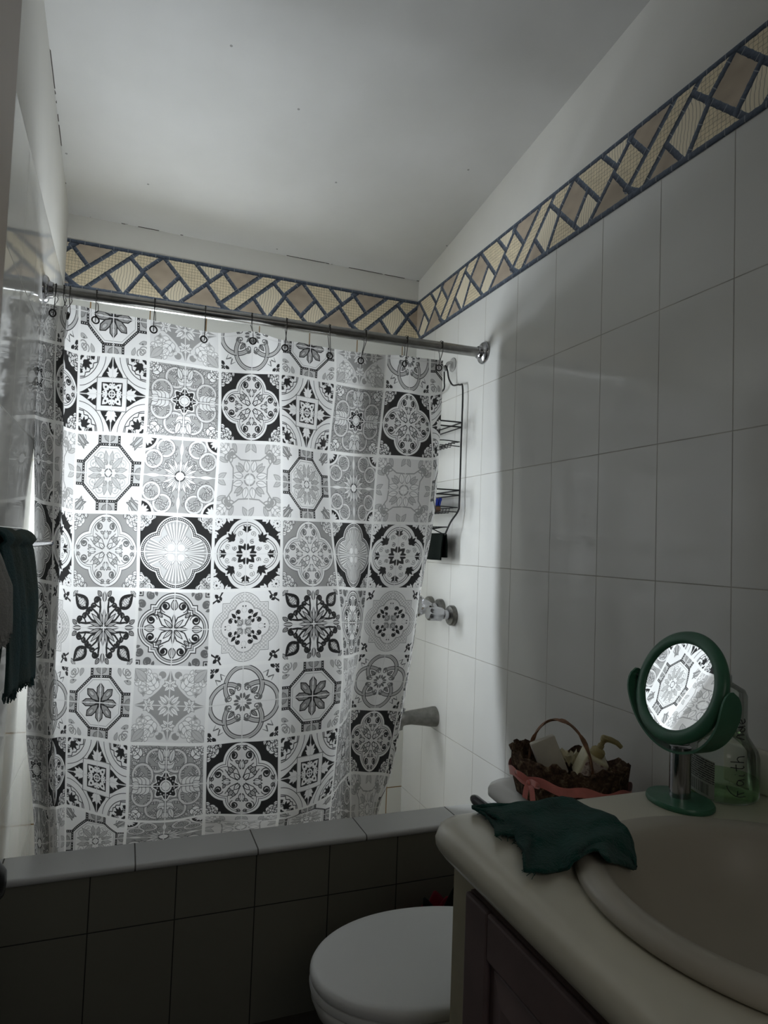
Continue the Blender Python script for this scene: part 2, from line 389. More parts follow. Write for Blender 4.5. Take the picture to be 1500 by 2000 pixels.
def m_G1():
    s = Quad(K2, .40); foliage(s, 3, DG, .72)
    s.both(lambda s: (s.ring(.24,.60,.26,.05,.72), s.ring(.24,.60,.30,.016,DG), s.acan((.02,.32),(.05,.9),.35,.80,DG), s.leaf((.55,.1),(.9,.2),.2,.8,DG)))
    s.acan((.62,.62),(.97,.97),.34,WH,BK,3); s.both(lambda s: s.acan((.70,.86),(.9,.97),.4,WH,DG,2))
    s.put(np.hypot(s.x,s.y)-(.32+.045*np.cos(8*np.arctan2(s.y,s.x))), WH); s.put(np.hypot(s.x,s.y)-(.28+.045*np.cos(8*np.arctan2(s.y,s.x))), BK)
    s.put(np.hypot(s.x,s.y)-.15, WH); s.put(np.abs(np.hypot(s.x,s.y)-.11)-.008, DG)
    for a in (.2,.6,.97,1.37): s.disk(.215*math.cos(a), .215*math.sin(a), .016, WH)
    return s
def m_G2():
    s = Quad(K2, .40); foliage(s, 11, DG, .74)
    s.both(lambda s: (s.ring(.42,.72,.22,.05,.75), s.ring(.42,.72,.255,.014,DG)))
    s.put(np.hypot(s.x-1,s.y-1)-.34, BK); s.fleur(.93,.93,PI*1.25,.2,WH); s.put(np.abs(np.hypot(s.x-1,s.y-1)-.36)-.03, WH)
    for i in range(9):
        a = PI/2*i/8; s.leaf((.1*math.cos(a),.1*math.sin(a)), ((.38 if i % 2 else .5)*math.cos(a),(.38 if i % 2 else .5)*math.sin(a)), .1, WH, DG, .014)
    s.both(lambda s: s.leaf((0,.5),(0,.96),.12,WH,MG)); s.disk(0,0,.14,BK); s.disk(0,0,.11,WH); return s
def quatre(s, r, c, d): return np.minimum(np.minimum(np.hypot(s.x-c, s.y), np.hypot(s.x, s.y-c))-r, np.maximum(s.x, s.y)-d)
def m_Q(dark, seed=0):
    s = Quad(K2, dark); ink = dark if dark < .2 else DG
    s.acan((.63,.63),(.97,.97),.36,WH,ink,4); s.both(lambda s: (s.acan((.74,.70),(.84,.98),.42,WH,ink,3), s.acan((.50,.96),(.74,.93),.5,WH,ink,3), s.leaf((.90,.86),(.98,.70),.3,WH,ink), s.leaf((.66,.94),(.74,.80),.28,WH,ink), s.leaf((.98,.60),(.84,.56),.3,WH,ink)))
    for g, v in ((0, ink), (.02, WH), (.085, ink), (.10, WH), (.135, ink), (.15, .82)): s.put(quatre(s, .52, .44, .52)+g, v)
    s.both(lambda s: (s.spiral(.20,.62,.13,-1.2,1.35,.05,ink,.02), s.leaf((.03,.3),(.04,.52),.2,WH,ink), s.spiral(.10,.80,.07,1,1.1,.025,ink),
        s.line([(.03,.1),(.12,.3),(.3,.44)], .02, ink), s.leaf((.16,.34),(.32,.30),.3,LG,ink), s.leaf((.06,.44),(.16,.5),.3,LG,ink)))
    s.leaf((.06,.06),(.2,.2),.3,WH,ink); s.leaf((.22,.22),(.36,.36),.25,LG,ink); return s
def m_SH():
    s = Quad(K2, BK); s.acan((.66,.66),(.97,.97),.34,LG,BK,4); s.both(lambda s: (s.acan((.52,.96),(.72,.93),.5,LG,BK,3), s.leaf((.86,.80),(.97,.64),.3,WH,BK))); s.both(lambda s: (s.spiral(.70,.92,.1,3,1.2,.03,WH), s.spiral(.93,.74,.09,0,1.2,.03,LG)))
    for g, v in ((0, WH), (.03, BK), (.105, WH), (.135, MG), (.15, LG)): s.put(quatre(s, .54, .42, .54)+g, v)
    for cx, cy in ((.42,0),(0,.42)):
        for k in range(60):
            a = k*2*PI/60; p = (cx+.473*math.cos(a), cy+.473*math.sin(a))
            if p[0] > -.02 and p[1] > -.02 and (math.hypot(p[0]-.42,p[1]) > .46) and (math.hypot(p[0],p[1]-.42) > .46): s.disk(p[0],p[1],.018,.7)
    for a in np.linspace(.05, PI/2-.05, 13):
        r = .78 if abs(a-PI/4) > .35 else .5
        s.line([(.12*math.cos(a),.12*math.sin(a)),(r*math.cos(a),r*math.sin(a))], .012, MG, .05); s.line([(.2*math.cos(a+.05),.2*math.sin(a+.05)),(r*.95*math.cos(a+.05),r*.95*math.sin(a+.05))], .01, WH, .035)
    s.both(lambda s: s.leaf((.02,.1),(.12,.34),.16,WH,MG)); s.disk(.13,.13,.10,WH); s.ring(.13,.13,.10,.02,LG); return s
def m_B2():
    s = Quad(K2, BK); s.fleur(.86,.86,PI*1.25,.19,WH); s.fleur(.86,.86,PI*.25,.15,WH); s.disk(.86,.86,.03,BK); s.both(lambda s: (s.leaf((.60,.97),(.52,.84),.2,WH), s.spiral(.74,.93,.055,0,1.2,.022,WH))); s.both(lambda s: s.leaf((.66,.98),(.72,.78),.25,WH))
    s.both(lambda s: s.poly([(.42,.9),(.54,.9),(.54,1),(.42,1)], WH))
    for g, v in ((0, WH), (.10, BK), (.118, WH), (.16, BK), (.174, WH)): s.put(quatre(s, .56, .42, .60)+g, v)
    s.fleur(.40,.40,PI/4,.24,BK); s.both(lambda s: (s.fleur(0,.64,PI/2,.2,BK), s.spiral(.18,.56,.08,-1,1.3,.02,MG), s.spiral(.16,.34,.07,1.2,1.2,.02,DG), s.leaf((.02,.1),(.05,.3),.3,BK)))
    s.leaf((.06,.06),(.24,.24),.35,BK); s.leaf((.06,.06),(.15,.15),.3,WH); s.disk(0,0,.05,WH); return s
def m_S1():
    s = Quad(K2, .78)
    s.both(lambda s: (s.spiral(.56,.70,.16,-2.4,1.25,.065,MG,.03), s.leaf((.08,.2),(.14,.52),.26,.86,MG), s.leaf((.2,.22),(.36,.44),.22,LG,MG), s.line([(.5,.0),(.52,.3),(.66,.5)], .035, MG),
        s.leaf((.98,.56),(.7,.44),.2,LG,MG), s.leaf((.0,.98),(.16,.72),.24,LG,MG), s.leaf((.7,.98),(.84,.76),.25,LG,MG)))
    s.acan((.66,.66),(.97,.97),.34,.86,MG,3); s.ring(0,0,.15,.04,MG); s.disk(0,0,.1,WH); return s
def m_P():
    s = Quad(K2, WH)
    s.both(lambda s: (s.line([(.05,.10),(.13,.34),(.115,.52),(.13,.66)], .065, BK, .05), s.spiral(.225,.70,.10,PI,-1.05,.05,BK,.055), s.line([(.13,.52),(.22,.56),(.30,.66)], .045, BK, .02),
        s.line([(.16,.12),(.36,.20),(.50,.36)], .055, BK, .045), s.spiral(.56,.30,.085,2.3,-1.0,.04,BK,.045), s.spiral(.40,.46,.08,-.3,1.0,.04,BK,.045),
        s.leaf((0,.06),(.0,.50),.11,LG,BK), s.leaf((.03,.08),(.14,.44),.11,LG,BK), s.leaf((0,.66),(.0,.94),.22,MG,BK), s.leaf((.10,.80),(.20,.96),.3,MG,BK), s.leaf((.97,.80),(.80,.97),.2,LG,DG)))
    s.leaf((.03,.03),(.36,.36),.12,LG,BK); s.leaf((.48,.48),(.88,.88),.34,BK); s.leaf((.53,.53),(.82,.82),.24,LG)
    s.both(lambda s: [s.leaf((.54+.07*i,.50+.07*i),(.52+.08*i,.66+.07*i),.3,BK) for i in range(4)])
    s.leaf((.55,.55),(.80,.80),.2,.8)
    for i in range(5):
        for j in (-1,0,1): s.disk(.60+.042*i-.028*j, .60+.042*i+.028*j, .012, BK)
    return s
def m_Q3():
    s = Quad(K2, .66); s.both(lambda s: (s.spiral(.86,.62,.11,1,1.3,.045,DG), s.spiral(.66,.9,.1,3,1.2,.04,DG), s.leaf((.98,.5),(.84,.46),.3,DG)))
    s.outl([(.84,.84),(.98,.84),(.98,.98),(.84,.98)], LG, .025, BK); s.disk(.91,.91,.03,BK)
    for g, v in ((-.05, BK), (-.025, WH), (.02, BK), (.035, LG), (.075, BK), (.10, WH)): s.put(np.minimum(quatre(s,.50,.40,.50), np.maximum(s.x,s.y)-.58)+g, v)
    s.both(lambda s: (s.spiral(.22,.58,.15,-1.4,1.3,.06,BK,.02), s.line([(.02,.12),(.1,.3),(.34,.42),(.38,.56)], .03, BK), s.leaf((.02,.5),(.03,.76),.25,LG,BK), s.leaf((.3,.34),(.46,.38),.3,DG), s.leaf((0,.04),(.0,.40),.13,LG,BK)))
    s.leaf((.03,.03),(.25,.25),.14,WH,BK); s.leaf((.3,.3),(.44,.44),.22,LG,BK); return s
def m_M():
    s = Quad(K2, WH); s.both(lambda s: (s.line([(.66,.97),(.74,.84),(.86,.8)], .05, BK, .02), s.leaf((.74,.84),(.7,.72),.35,BK), s.leaf((.8,.82),(.9,.9),.35,BK)))
    q = lambda g: np.minimum(quatre(s,.46,.46,.62), np.maximum(s.x,s.y)-.64)+g
    s.put(q(-.02), MG); s.put(q(0), WH); s.put(q(.02), LG); m = (np.sin(s.x*62)*np.sin(s.y*62) > .1)*1.0; s.a = np.where((q(.02) < 0) & (m > 0), .86, s.a)
    s.put(np.minimum(quatre(s,.30,.40,.42), np.hypot(s.x-.3,s.y-.3)-.2)+0, MG); s.put(np.minimum(quatre(s,.30,.40,.42), np.hypot(s.x-.3,s.y-.3)-.2)+.025, .82)
    s.both(lambda s: (s.spiral(.17,.40,.08,-1,1.2,.04,BK,.02), s.leaf((.1,.22),(.22,.28),.3,BK), s.disk(.04,.56,.02,BK), s.ring(0,.46,.07,.014,LG), s.leaf((.02,.05),(.06,.22),.3,MG)))
    s.leaf((.06,.06),(.2,.2),.3,LG,DG); s.leaf((.24,.24),(.38,.38),.25,BK); return s
K2 = 170
def image_from(name, rgb):
    h, w = rgb.shape[:2]; im = bpy.data.images.new(name, w, h, alpha=False)
    px = np.ones((h, w, 4), np.float32); px[..., :3] = rgb[::-1]
    im.pixels.foreach_set(px.ravel()); im.update(); im.pack(); return im
def lin2s(a): return np.where(a <= .0031308, a*12.92, 1.055*np.maximum(a, 1e-6)**(1/2.4)-.055)
def curtain_image():
    """five rows by three columns of printed panels, the repeat of the curtain"""
    rows = [(m_O1,m_F1,m_R),(m_B1,m_G1,lambda: m_Q(BK)),(m_O2,m_G2,m_S1),(lambda: m_Q(MG),m_SH,m_B2),(m_P,m_Q3,m_M)]
    out = []
    for r in rows:
        line = []
        for f in r:
            s = f(); a = s.a
            w = np.clip((.014-np.minimum(s.x, s.y))/s.px+.5, 0, 1); a = a*(1-w)+.80*w
            e = np.clip((np.maximum(s.x, s.y)-.955)/s.px+.5, 0, 1); s.a = a*(1-e)+.93*e
            line.append(s.full())
        out.append(np.concatenate(line, 1))
    a = np.concatenate(out, 0); a = lin2s(a)
    return image_from('curtain_print', np.stack([a, a*.995, a*.985], -1))
def border_image():
    """one repeat of the bamboo lattice border, s along, t down"""
    W, H = 1540, 500; s, t = np.meshgrid((np.arange(W)+.5)/W, (np.arange(H)+.5)/H)
    rr = np.random.RandomState(3)
    def smooth(n, m):
        g = rr.rand(n+1, m+1); g[:, -1] = g[:, 0]
        yi, xi = t*n, s*m; y0, x0 = np.minimum(yi.astype(int), n-1), np.minimum(xi.astype(int), m-1); fy, fx = yi-y0, xi-x0
        return (g[y0,x0]*(1-fx)+g[y0,x0+1]*fx)*(1-fy)+(g[y0+1,x0]*(1-fx)+g[y0+1,x0+1]*fx)*fy
    n1, n2 = smooth(20, 40), smooth(60, 120)
    X, Y = s*3.08, t                                  # a repeat is three times as long as high
    basket = np.array((.72,.62,.44)); base = np.ones((H, W, 3))*basket*(.88+.2*n1)[..., None]
    u, v = X*16, Y*16; cell = (np.floor(u)+np.floor(v)) % 2
    ln = np.where(cell > 0, np.minimum(u % 1, 1-u % 1), np.minimum(v % 1, 1-v % 1))
    base *= (1-.62*np.clip(1-ln/.20, 0, 1))[..., None]
    def inside(P):
        ins = np.zeros((H, W), bool)
        for k in (-1, 0, 1):
            q = [(a+k, b) for a, b in P]; c2 = np.zeros((H, W), bool)
            for i in range(len(q)):
                (x0, y0), (x1, y1) = q[i], q[(i+1) % len(q)]
                if y0 != y1: c2 ^= ((t < y0) != (t < y1)) & (s < (x1-x0)*(t-y0)/(y1-y0)+x0)
            ins |= c2
        return ins
    tan = (np.array((.40,.33,.255))*(.86+.3*smooth(9, 18))[..., None])
    for P in ([(-.01,0),(.24,.0),(.055,.5),(-.042,.13)], [(.03,1),(.178,.6),(.28,1)], [(.398,.42),(.53,.04),(.645,.41),(.535,.82)], [(.64,1),(.838,.46),(.983,1)]): base = np.where(inside(P)[..., None], tan, base)
    st = np.array((.76,.68,.52))*(1-.58*np.clip(1-np.abs((X*17+.35*np.sin(Y*9+n1)) % 1-.5)/.16, 0, 1))[..., None]
    for P in ([(.178,.6),(.322,.18),(.405,.45),(.285,1)], [(.535,.82),(.645,.41),(.74,.72),(.64,1),(.593,1)], [(.74,0),(1,0),(.86,.39)]): base = np.where(inside(P)[..., None], st, base)
    bars = [((-.06,.12),(.0,0)),((-.042,.15),(.055,.5)),((.24,.02),(-.07,.85)),((.37,.03),(.03,1)),((-.08,.8),(.02,1)),((.178,.6),(.28,1)),((.322,.18),(.593,1)),((.398,.42),(.53,.04)),
            ((.534,.03),(.74,.72)),((.285,1),(.405,.45)),((.535,.82),(.645,.41)),((.64,1),(1,0)),((.74,0),(.86,.39)),((.838,.46),(.983,1)),((-.2,.03),(1.2,.03)),((-.2,.97),(1.2,.97))]
    for (a, b), (c, d) in bars:
        for k in (-1, 0, 1):
            x0, y0, x1, y1 = (a+k)*3.08, b, (c+k)*3.08, d; dx, dy = x1-x0, y1-y0; L = math.hypot(dx, dy)
            al = np.clip(((X-x0)*dx+(Y-y0)*dy)/L/L, 0, 1); sd = ((X-x0)*dy-(Y-y0)*dx)/L
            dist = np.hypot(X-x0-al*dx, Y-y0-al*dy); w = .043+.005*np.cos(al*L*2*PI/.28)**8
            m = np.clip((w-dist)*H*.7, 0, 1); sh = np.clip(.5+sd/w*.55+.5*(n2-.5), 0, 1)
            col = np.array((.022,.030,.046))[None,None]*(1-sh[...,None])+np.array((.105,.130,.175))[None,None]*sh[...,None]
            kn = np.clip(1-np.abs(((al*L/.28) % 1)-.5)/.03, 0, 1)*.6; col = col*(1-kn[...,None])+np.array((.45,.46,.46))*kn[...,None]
            base = base*(1-m[..., None])+col*m[..., None]
    return image_from('border_print', lin2s(np.clip(base, 0, 1)))
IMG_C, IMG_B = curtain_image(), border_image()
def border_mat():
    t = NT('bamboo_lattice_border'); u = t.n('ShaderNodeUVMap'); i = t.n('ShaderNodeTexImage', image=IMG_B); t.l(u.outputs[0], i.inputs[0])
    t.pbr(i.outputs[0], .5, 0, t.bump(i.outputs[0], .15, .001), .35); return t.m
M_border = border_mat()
CUR = dict(trans=.175, fwd=.014, rough=.6)
def curtain_mat():
    t = NT('printed_curtain_film'); u = t.n('ShaderNodeUVMap'); i = t.n('ShaderNodeTexImage', image=IMG_C); t.l(u.outputs[0], i.inputs[0])
    col = i.outputs[0]; nm = t.bump(t.noise(26, 3), .12, .004)
    d = t.n('ShaderNodeBsdfDiffuse'); t.l(col, d.inputs[0]); t.l(nm, d.inputs['Normal'])
    tr = t.n('ShaderNodeBsdfTranslucent'); t.l(col, tr.inputs[0]); t.l(nm, tr.inputs['Normal'])
    rf = t.n('ShaderNodeBsdfRefraction'); t.l(col, rf.inputs[0]); rf.inputs['IOR'].default_value = 1.25; rf.inputs['Roughness'].default_value = CUR['rough']
    g = t.n('ShaderNodeBsdfGlossy'); g.inputs['Roughness'].default_value = .3; t.l(nm, g.inputs['Normal']); g.inputs[0].default_value = (.8,.8,.8,1)
    m1 = t.n('ShaderNodeMixShader'); m1.inputs[0].default_value = CUR['trans']; t.l(d.outputs[0], m1.inputs[1]); t.l(tr.outputs[0], m1.inputs[2])
    m2 = t.n('ShaderNodeMixShader'); m2.inputs[0].default_value = CUR['fwd']; t.l(m1.outputs[0], m2.inputs[1]); t.l(rf.outputs[0], m2.inputs[2])
    m3 = t.n('ShaderNodeMixShader'); m3.inputs[0].default_value = .05; t.l(m2.outputs[0], m3.inputs[1]); t.l(g.outputs[0], m3.inputs[2])
    t.l(m3.outputs[0], t.out.inputs[0]); return t.m
M_curtain = curtain_mat()
# ------------------------------------------------------------------ the room
b = B(); box(b, XL-.1, XR+.1, YF-1.2, YB+.1, -.1, 0); struct('floor', b, M_floor, smooth=False)
b = B()
y0, y1 = YF-1.2, YB+.1
v = [b.verts.new(p) for p in ((XL-.1,y0,ceil_z(y0)),(XR+.1,y0,ceil_z(y0)),(XR+.1,y1,ceil_z(y1)),(XL-.1,y1,ceil_z(y1)))]
w = [b.verts.new(q.co+Vector((0,0,.1))) for q in v]
b.faces.new(v); b.faces.new(w[::-1])
for i in range(4): b.faces.new((v[i], w[i], w[(i+1)%4], v[(i+1)%4]))
struct('ceiling', b, M_ceiling, smooth=False)
TT = 2.0935                                        # top of the tiling
def side_wall(name, xa, xb, tile):
    w = bpy.data.objects.new(name, None)
    b = B(); box(b, xa, xb, YF-1.2, YB+.1, -.1, TT)
    o = struct(name, b, tile, smooth=False)
    b = B(); box(b, xa, xb, YF-1.2, YB+.1, TT, 2.95); obj('plaster', b, M_plaster, o, smooth=False)
    bpy.data.objects.remove(w); return o
side_wall('wall_left', XL-.1, XL, M_wall_l); side_wall('wall_right', XR, XR+.1, M_wall_r)
WX0, WX1, WZ0, WZ1 = -.12, .30, 1.0, 1.76
b = B()
box(b, XL, WX0, YB, YB+.1, -.1, TT); box(b, WX1, XR, YB, YB+.1, -.1, TT)
box(b, WX0, WX1, YB, YB+.1, -.1, WZ0); box(b, WX0, WX1, YB, YB+.1, WZ1, TT)
wb = struct('wall_back', b, M_wall_b, smooth=False)
b = B(); box(b, XL, XR, YB, YB+.1, TT, 2.95); obj('plaster', b, M_plaster, wb, smooth=False)
b = B()
for x0, x1, z0, z1 in ((WX0,WX1,WZ0,WZ0+.03),(WX0,WX1,WZ1-.03,WZ1),(WX0,WX0+.03,WZ0+.03,WZ1-.03),(WX1-.03,WX1,WZ0+.03,WZ1-.03),(WX0+.03,WX1-.03,1.365,1.395)): box(b, x0, x1, YB+.03, YB+.07, z0, z1)
struct('window_1', b, M_cream, smooth=False)
DX0, DX1, DH = -.135, .60, 2.02
b = B(); box(b, XL, DX0, YF-.1, YF, 0, 2.95); box(b, DX1, XR, YF-.1, YF, 0, 2.95); box(b, DX0, DX1, YF-.1, YF, DH, 2.95)
struct('wall_front', b, M_plaster, smooth=False)
# the tiled border along back and right walls
def border(name, p0, p1, nrm, u0, u1, z0=2.0935, z1=2.2665):
    b = B(); uv = b.loops.layers.uv.new('UVMap'); p0, p1, nrm = Vector(p0), Vector(p1), Vector(nrm)
    q = []
    for off in (0, .004):
        for p, z in ((p0,z0),(p1,z0),(p1,z1),(p0,z1)): q.append(b.verts.new((p.x+nrm.x*off, p.y+nrm.y*off, z)))
    fs = [b.faces.new([q[i] for i in s]) for s in ((4,5,6,7),(3,2,1,0),(0,1,5,4),(1,2,6,5),(2,3,7,6),(3,0,4,7))]
    cs = {0:(u0,0),1:(u1,0),2:(u1,1),3:(u0,1)}
    for f in fs:
        for l in f.loops: l[uv].uv = cs[q.index(l.vert) % 4]
    return struct(name, b, M_border, smooth=False)
PER = .523
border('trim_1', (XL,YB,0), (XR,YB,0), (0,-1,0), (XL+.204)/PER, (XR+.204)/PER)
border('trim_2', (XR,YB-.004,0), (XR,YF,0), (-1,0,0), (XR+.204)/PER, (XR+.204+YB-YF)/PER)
# open door leaf along the left side
DXF, DYE = -.10, .59
b = B(); box(b, DXF-.035, DXF, YF+.02, DYE, .01, 2.0, .003)
d1 = struct('door_1', b, M_door)
b = B(); lathe(b, [(.0,0),(.014,0),(.014,.003),(.006,.005),(.006,.012),(.012,.016),(.0150,.022),(.0140,.030),(.008,.0345),(.0,.0355)], 28, axis_m((DXF, DYE-.055, .9835), (1,0,0)), cap=False)
obj('door_knob', b, plain('dark_bronze_knob', srgb(34,33,34), .3, .6), d1)

# ------------------------------------------------------------------ bathtub behind its tiled front
tub = thing('bathtub', 'built-in bathtub with dark tiled front and grey tiled ledge below the curtain', 'bathtub', (.43, 2.15, 0))
b = B(); box(b, XL, XR, YT, YT+.11, 0, LEDGE-.017); obj('tiled_front', b, M_apron, tub, smooth=False)
b = B()
pr = [(YT+.11, LEDGE-.017),(YT-.004, LEDGE-.017)] + [(YT-.006-.0085*math.sin(a), LEDGE-.0085-.0085*math.cos(a)) for a in np.linspace(0.2, PI-.2, 8)] + [(YT-.002, LEDGE),(YT+.11, LEDGE)]
loft(b, [[(x, y, z) for y, z in pr] for x in (XL, XR)])
obj('ledge', b, M_ledge, tub, sharp=50, smooth=True)
b = B(); box(b, XL, XR, YT+.11, YB, .04, .10); obj('basin_floor', b, M_tubfloor, tub, smooth=False)

# ------------------------------------------------------------------ shower rail
RL, RR_, RRAD = Vector((XL, 2.035, 1.9025)), Vector((XR, 1.974, 1.8965)), .0165
rod = thing('shower_rail', 'worn chrome shower curtain rail between the left and right walls', 'curtain rail', RL)
b = B(); dr = (RR_-RL).normalized(); tube(b, [RL+dr*.004, RR_-dr*.004], RRAD, 24); obj('rail', b, M_rod, rod)
for p, d in ((RL, dr), (RR_, -dr)):
    b = B(); lathe(b, [(0,0),(.038,0),(.038,.004),(.034,.010),(.024,.014),(.021,.024),(.0172,.026)], 32, axis_m(p, d), cap=False); obj('flange', b, M_chrome, rod)
def rod_at(x): return RL + (RR_-RL)*((x-RL.x)/(RR_.x-RL.x))

# ------------------------------------------------------------------ shower curtain: u counts printed panels across, v panels down
VS = [.45, 1, 2, 3, 4, 5, 6, 7, 7.6]
COLS = [  # u,
 (-2.75, [(128,600),(124,678),(122,833),(118,991),(112,1143),(106,1296),(100,1439),(102,1578),(106,1658)], (2.10,2.12,2.11)),
 (-2.0, [(76,592),(74,662),(69,815),(70,975),(67,1130),(60,1285),(55,1432),(67,1572),(70,1660)], (2.06,2.05,2.04)),
 # pixels of the panel corners down that line, depth y of the cloth at top / middle / bottom
 (-1.62, [(80,592),(77,662),(70,815),(71,975),(68,1130),(61,1285),(56,1432),(68,1572),(71,1660)], (2.02,2.00,1.99)),
 (-1.42, [(88,592),(84,664),(79,818),(80,980),(79,1134),(78,1288),(77,1434),(80,1575),(82,1662)], (1.97,1.955,1.95)),
 (-1.08, [(112,596),(104,668),(101,823),(99,984),(97,1138),(93,1291),(90,1437),(92,1578),(94,1660)], (1.975,1.935,1.93)),
 (-.72, [(133,600),(126,674),(124,828),(120,988),(115,1141),(108,1294),(102,1439),(104,1579),(106,1659)], (1.985,1.945,1.94)),
 (-.38, [(126,598),(121,678),(119,833),(116,991),(110,1143),(104,1296),(103,1439),(108,1578),(111,1658)], (2.05,2.07,2.06)),
 (0, [(156,599),(155,690),(150,843),(143,998),(141,1149),(136,1299),(131,1436),(128,1574),(127,1657)], (2.05,2.055,2.03)),
 (.5, [(222,612),(221,693),(215,846),(208,1000),(205,1150),(199,1300),(191,1443),(188,1590),(186,1654)], (2.02,2.01,1.99)),
 (1, [(290,624),(290,700),(283,850),(272,1002),(269,1151),(261,1301),(252,1451),(247,1605),(243,1650)], (1.985,1.975,1.965)),
 (2, [(430,648),(430,722),(427,862),(418,1009),(413,1154),(408,1304),(402,1455),(399,1595),(397,1628)], (2.005,1.98,1.98)),
 (2.5, [(494,648),(491,728),(489,865),(483,1011),(480,1153),(477,1299),(473,1447),(471,1591),(469,1620)], (1.965,1.97,1.975)),
 (3, [(551,665),(547,730),(549,868),(550,1013),(550,1150),(550,1293),(545,1438),(543,1587),(541,1612)], (2.01,2.0,1.99)),
 (3.5, [(606,674),(602,739),(600,876),(605,1015),(612,1149),(612,1288),(606,1429),(599,1572),(596,1605)], (1.985,1.975,1.955)),
 (4, [(655,682),(654,748),(642,883),(649,1017),(661,1148),(667,1282),(660,1417),(650,1553),(646,1600)], (1.985,1.96,1.93)),
 (4.5, [(706,688),(703,755),(692,888),(690,1019),(688,1150),(684,1280),(674,1402),(668,1530),(664,1598)], (2.02,2.03,2.03)),
 (5, [(755,693),(752,760),(740,890),(727,1021),(714,1150),(702,1276),(687,1387),(684,1510),(683,1597)], (1.98,2.03,2.06)),
 (5.5, [(800,697),(797,766),(792,894),(781,1022),(768,1150),(753,1276),(734,1387),(722,1512),(716,1593)], (2.01,1.995,2.01)),
 (6, [(842,700),(840,770),(843,897),(833,1023),(820,1150),(802,1276),(778,1387),(753,1513),(731,1590)], (1.99,1.98,1.97)),
 (6.28, [(867,703),(866,766),(857,892),(845,1021),(826,1149),(808,1274),(784,1386),(760,1512),(738,1588)], (1.975,1.985,1.98)),
]
US = [c[0] for c in COLS]
def hermite(xs, ys, x):
    """cubic through the points, slopes limited so folds do not overshoot"""
    n = len(xs); i = min(max(np.searchsorted(xs, x)-1, 0), n-2)
    def m(k):
        if k == 0: return (ys[1]-ys[0])/(xs[1]-xs[0])
        if k == n-1: return (ys[-1]-ys[-2])/(xs[-1]-xs[-2])
        h0, h1 = xs[k]-xs[k-1], xs[k+1]-xs[k]
        return ((ys[k]-ys[k-1])/h0*h1+(ys[k+1]-ys[k])/h1*h0)/(h0+h1)
    h = xs[i+1]-xs[i]; t = (x-xs[i])/h
    return ys[i]*(1+2*t)*(1-t)**2+m(i)*h*t*(1-t)**2+ys[i+1]*t*t*(3-2*t)+m(i+1)*h*t*t*(t-1)
CTRL = np.zeros((len(US), len(VS), 3))
for i, (u, px, dep) in enumerate(COLS):
    for j, (x, y) in enumerate(px):
        f = (VS[j]-.45)/7.15; yy = dep[0]+(dep[1]-dep[0])*f*2 if f < .5 else dep[1]+(dep[2]-dep[1])*(f*2-1)
        CTRL[i, j] = at(x, y, 1, yy)
VX = VS+[8.2]                                         # the hem hangs on below the ledge
CTRL = np.concatenate([CTRL, CTRL[:, -1:]+(CTRL[:, -1:]-CTRL[:, -2:-1])*0+np.array((0,0,-.12))], 1)
def curtain_pt(u, v):
    col = [np.array([hermite(VX, CTRL[i, :, k], v) for k in range(3)]) for i in range(len(US))]
    return Vector([hermite(US, [c[k] for c in col], u) for k in range(3)])
NU, NV = 340, 150
ug = np.linspace(US[0], US[-1], NU); vg = np.linspace(VX[0], VX[-1], NV)
colv = np.array([[[hermite(VX, CTRL[i, :, k], v) for k in range(3)] for v in vg] for i in range(len(US))])
surf = np.array([[[hermite(US, colv[:, j, k], u) for k in range(3)] for j in range(NV)] for u in ug])
rs = np.random.RandomState(5)
wob = np.zeros((NU, NV))
for _ in range(22):
    ku, kv, ph, am = rs.uniform(1.5, 10), rs.uniform(.2, 2.2), rs.uniform(0, 6.3), rs.uniform(.2, .8)
    wob += am/ku*np.sin(ku*ug[:, None]+kv*vg[None, :]*(1 if _ % 2 else -1)+ph)
surf[:, :, 1] += .0125*wob
EYES = [-1.2, -.72, -.40, .25, 1.07, 1.76, 2.5, 3.05, 3.88, 4.5, 5.36, 6.2]
for e in EYES:                                        # the top edge dips between the rings
    pass
b = B(); uv = b.loops.layers.uv.new('UVMap')
gv = [[b.verts.new(surf[i, j]) for j in range(NV)] for i in range(NU)]
for i in range(NU-1):
    for j in range(NV-1):
        f = b.faces.new((gv[i][j], gv[i+1][j], gv[i+1][j+1], gv[i][j+1]))
        for l, (a, c) in zip(f.loops, ((i,j),(i+1,j),(i+1,j+1),(i,j+1))): l[uv].uv = ((ug[a]+3)/3, 1-vg[c]/5)
cur = thing('shower_curtain', 'black and white tile-print shower curtain hanging from the chrome rail', 'shower curtain', (.35, 2.0, .45))
obj('curtain_panel', b, M_curtain, cur, sharp=180)
M_eye = plain('dark_metal_eyelet', srgb(66,64,62), .35, .8)
M_hook = plain('thin_steel_hook', srgb(74,72,70), .35, 1)
ring_lab = ['leftmost curtain hook, beside the wall flange', 'second curtain hook from the left, near the wall', 'third curtain hook from the left, touching its neighbour', 'fourth curtain hook from the left',
 'fifth curtain hook from the left', 'sixth curtain hook from the left', 'seventh curtain hook from the left, mid rail', 'sixth curtain hook from the right end', 'fifth curtain hook from the right end',
 'fourth curtain hook from the right end', 'curtain hook third from the right end of the curtain', 'rightmost curtain hook, at the free edge of the curtain']
ring_lab = [r.replace('curtain hook', 'thin wire curtain hook') for r in ring_lab]
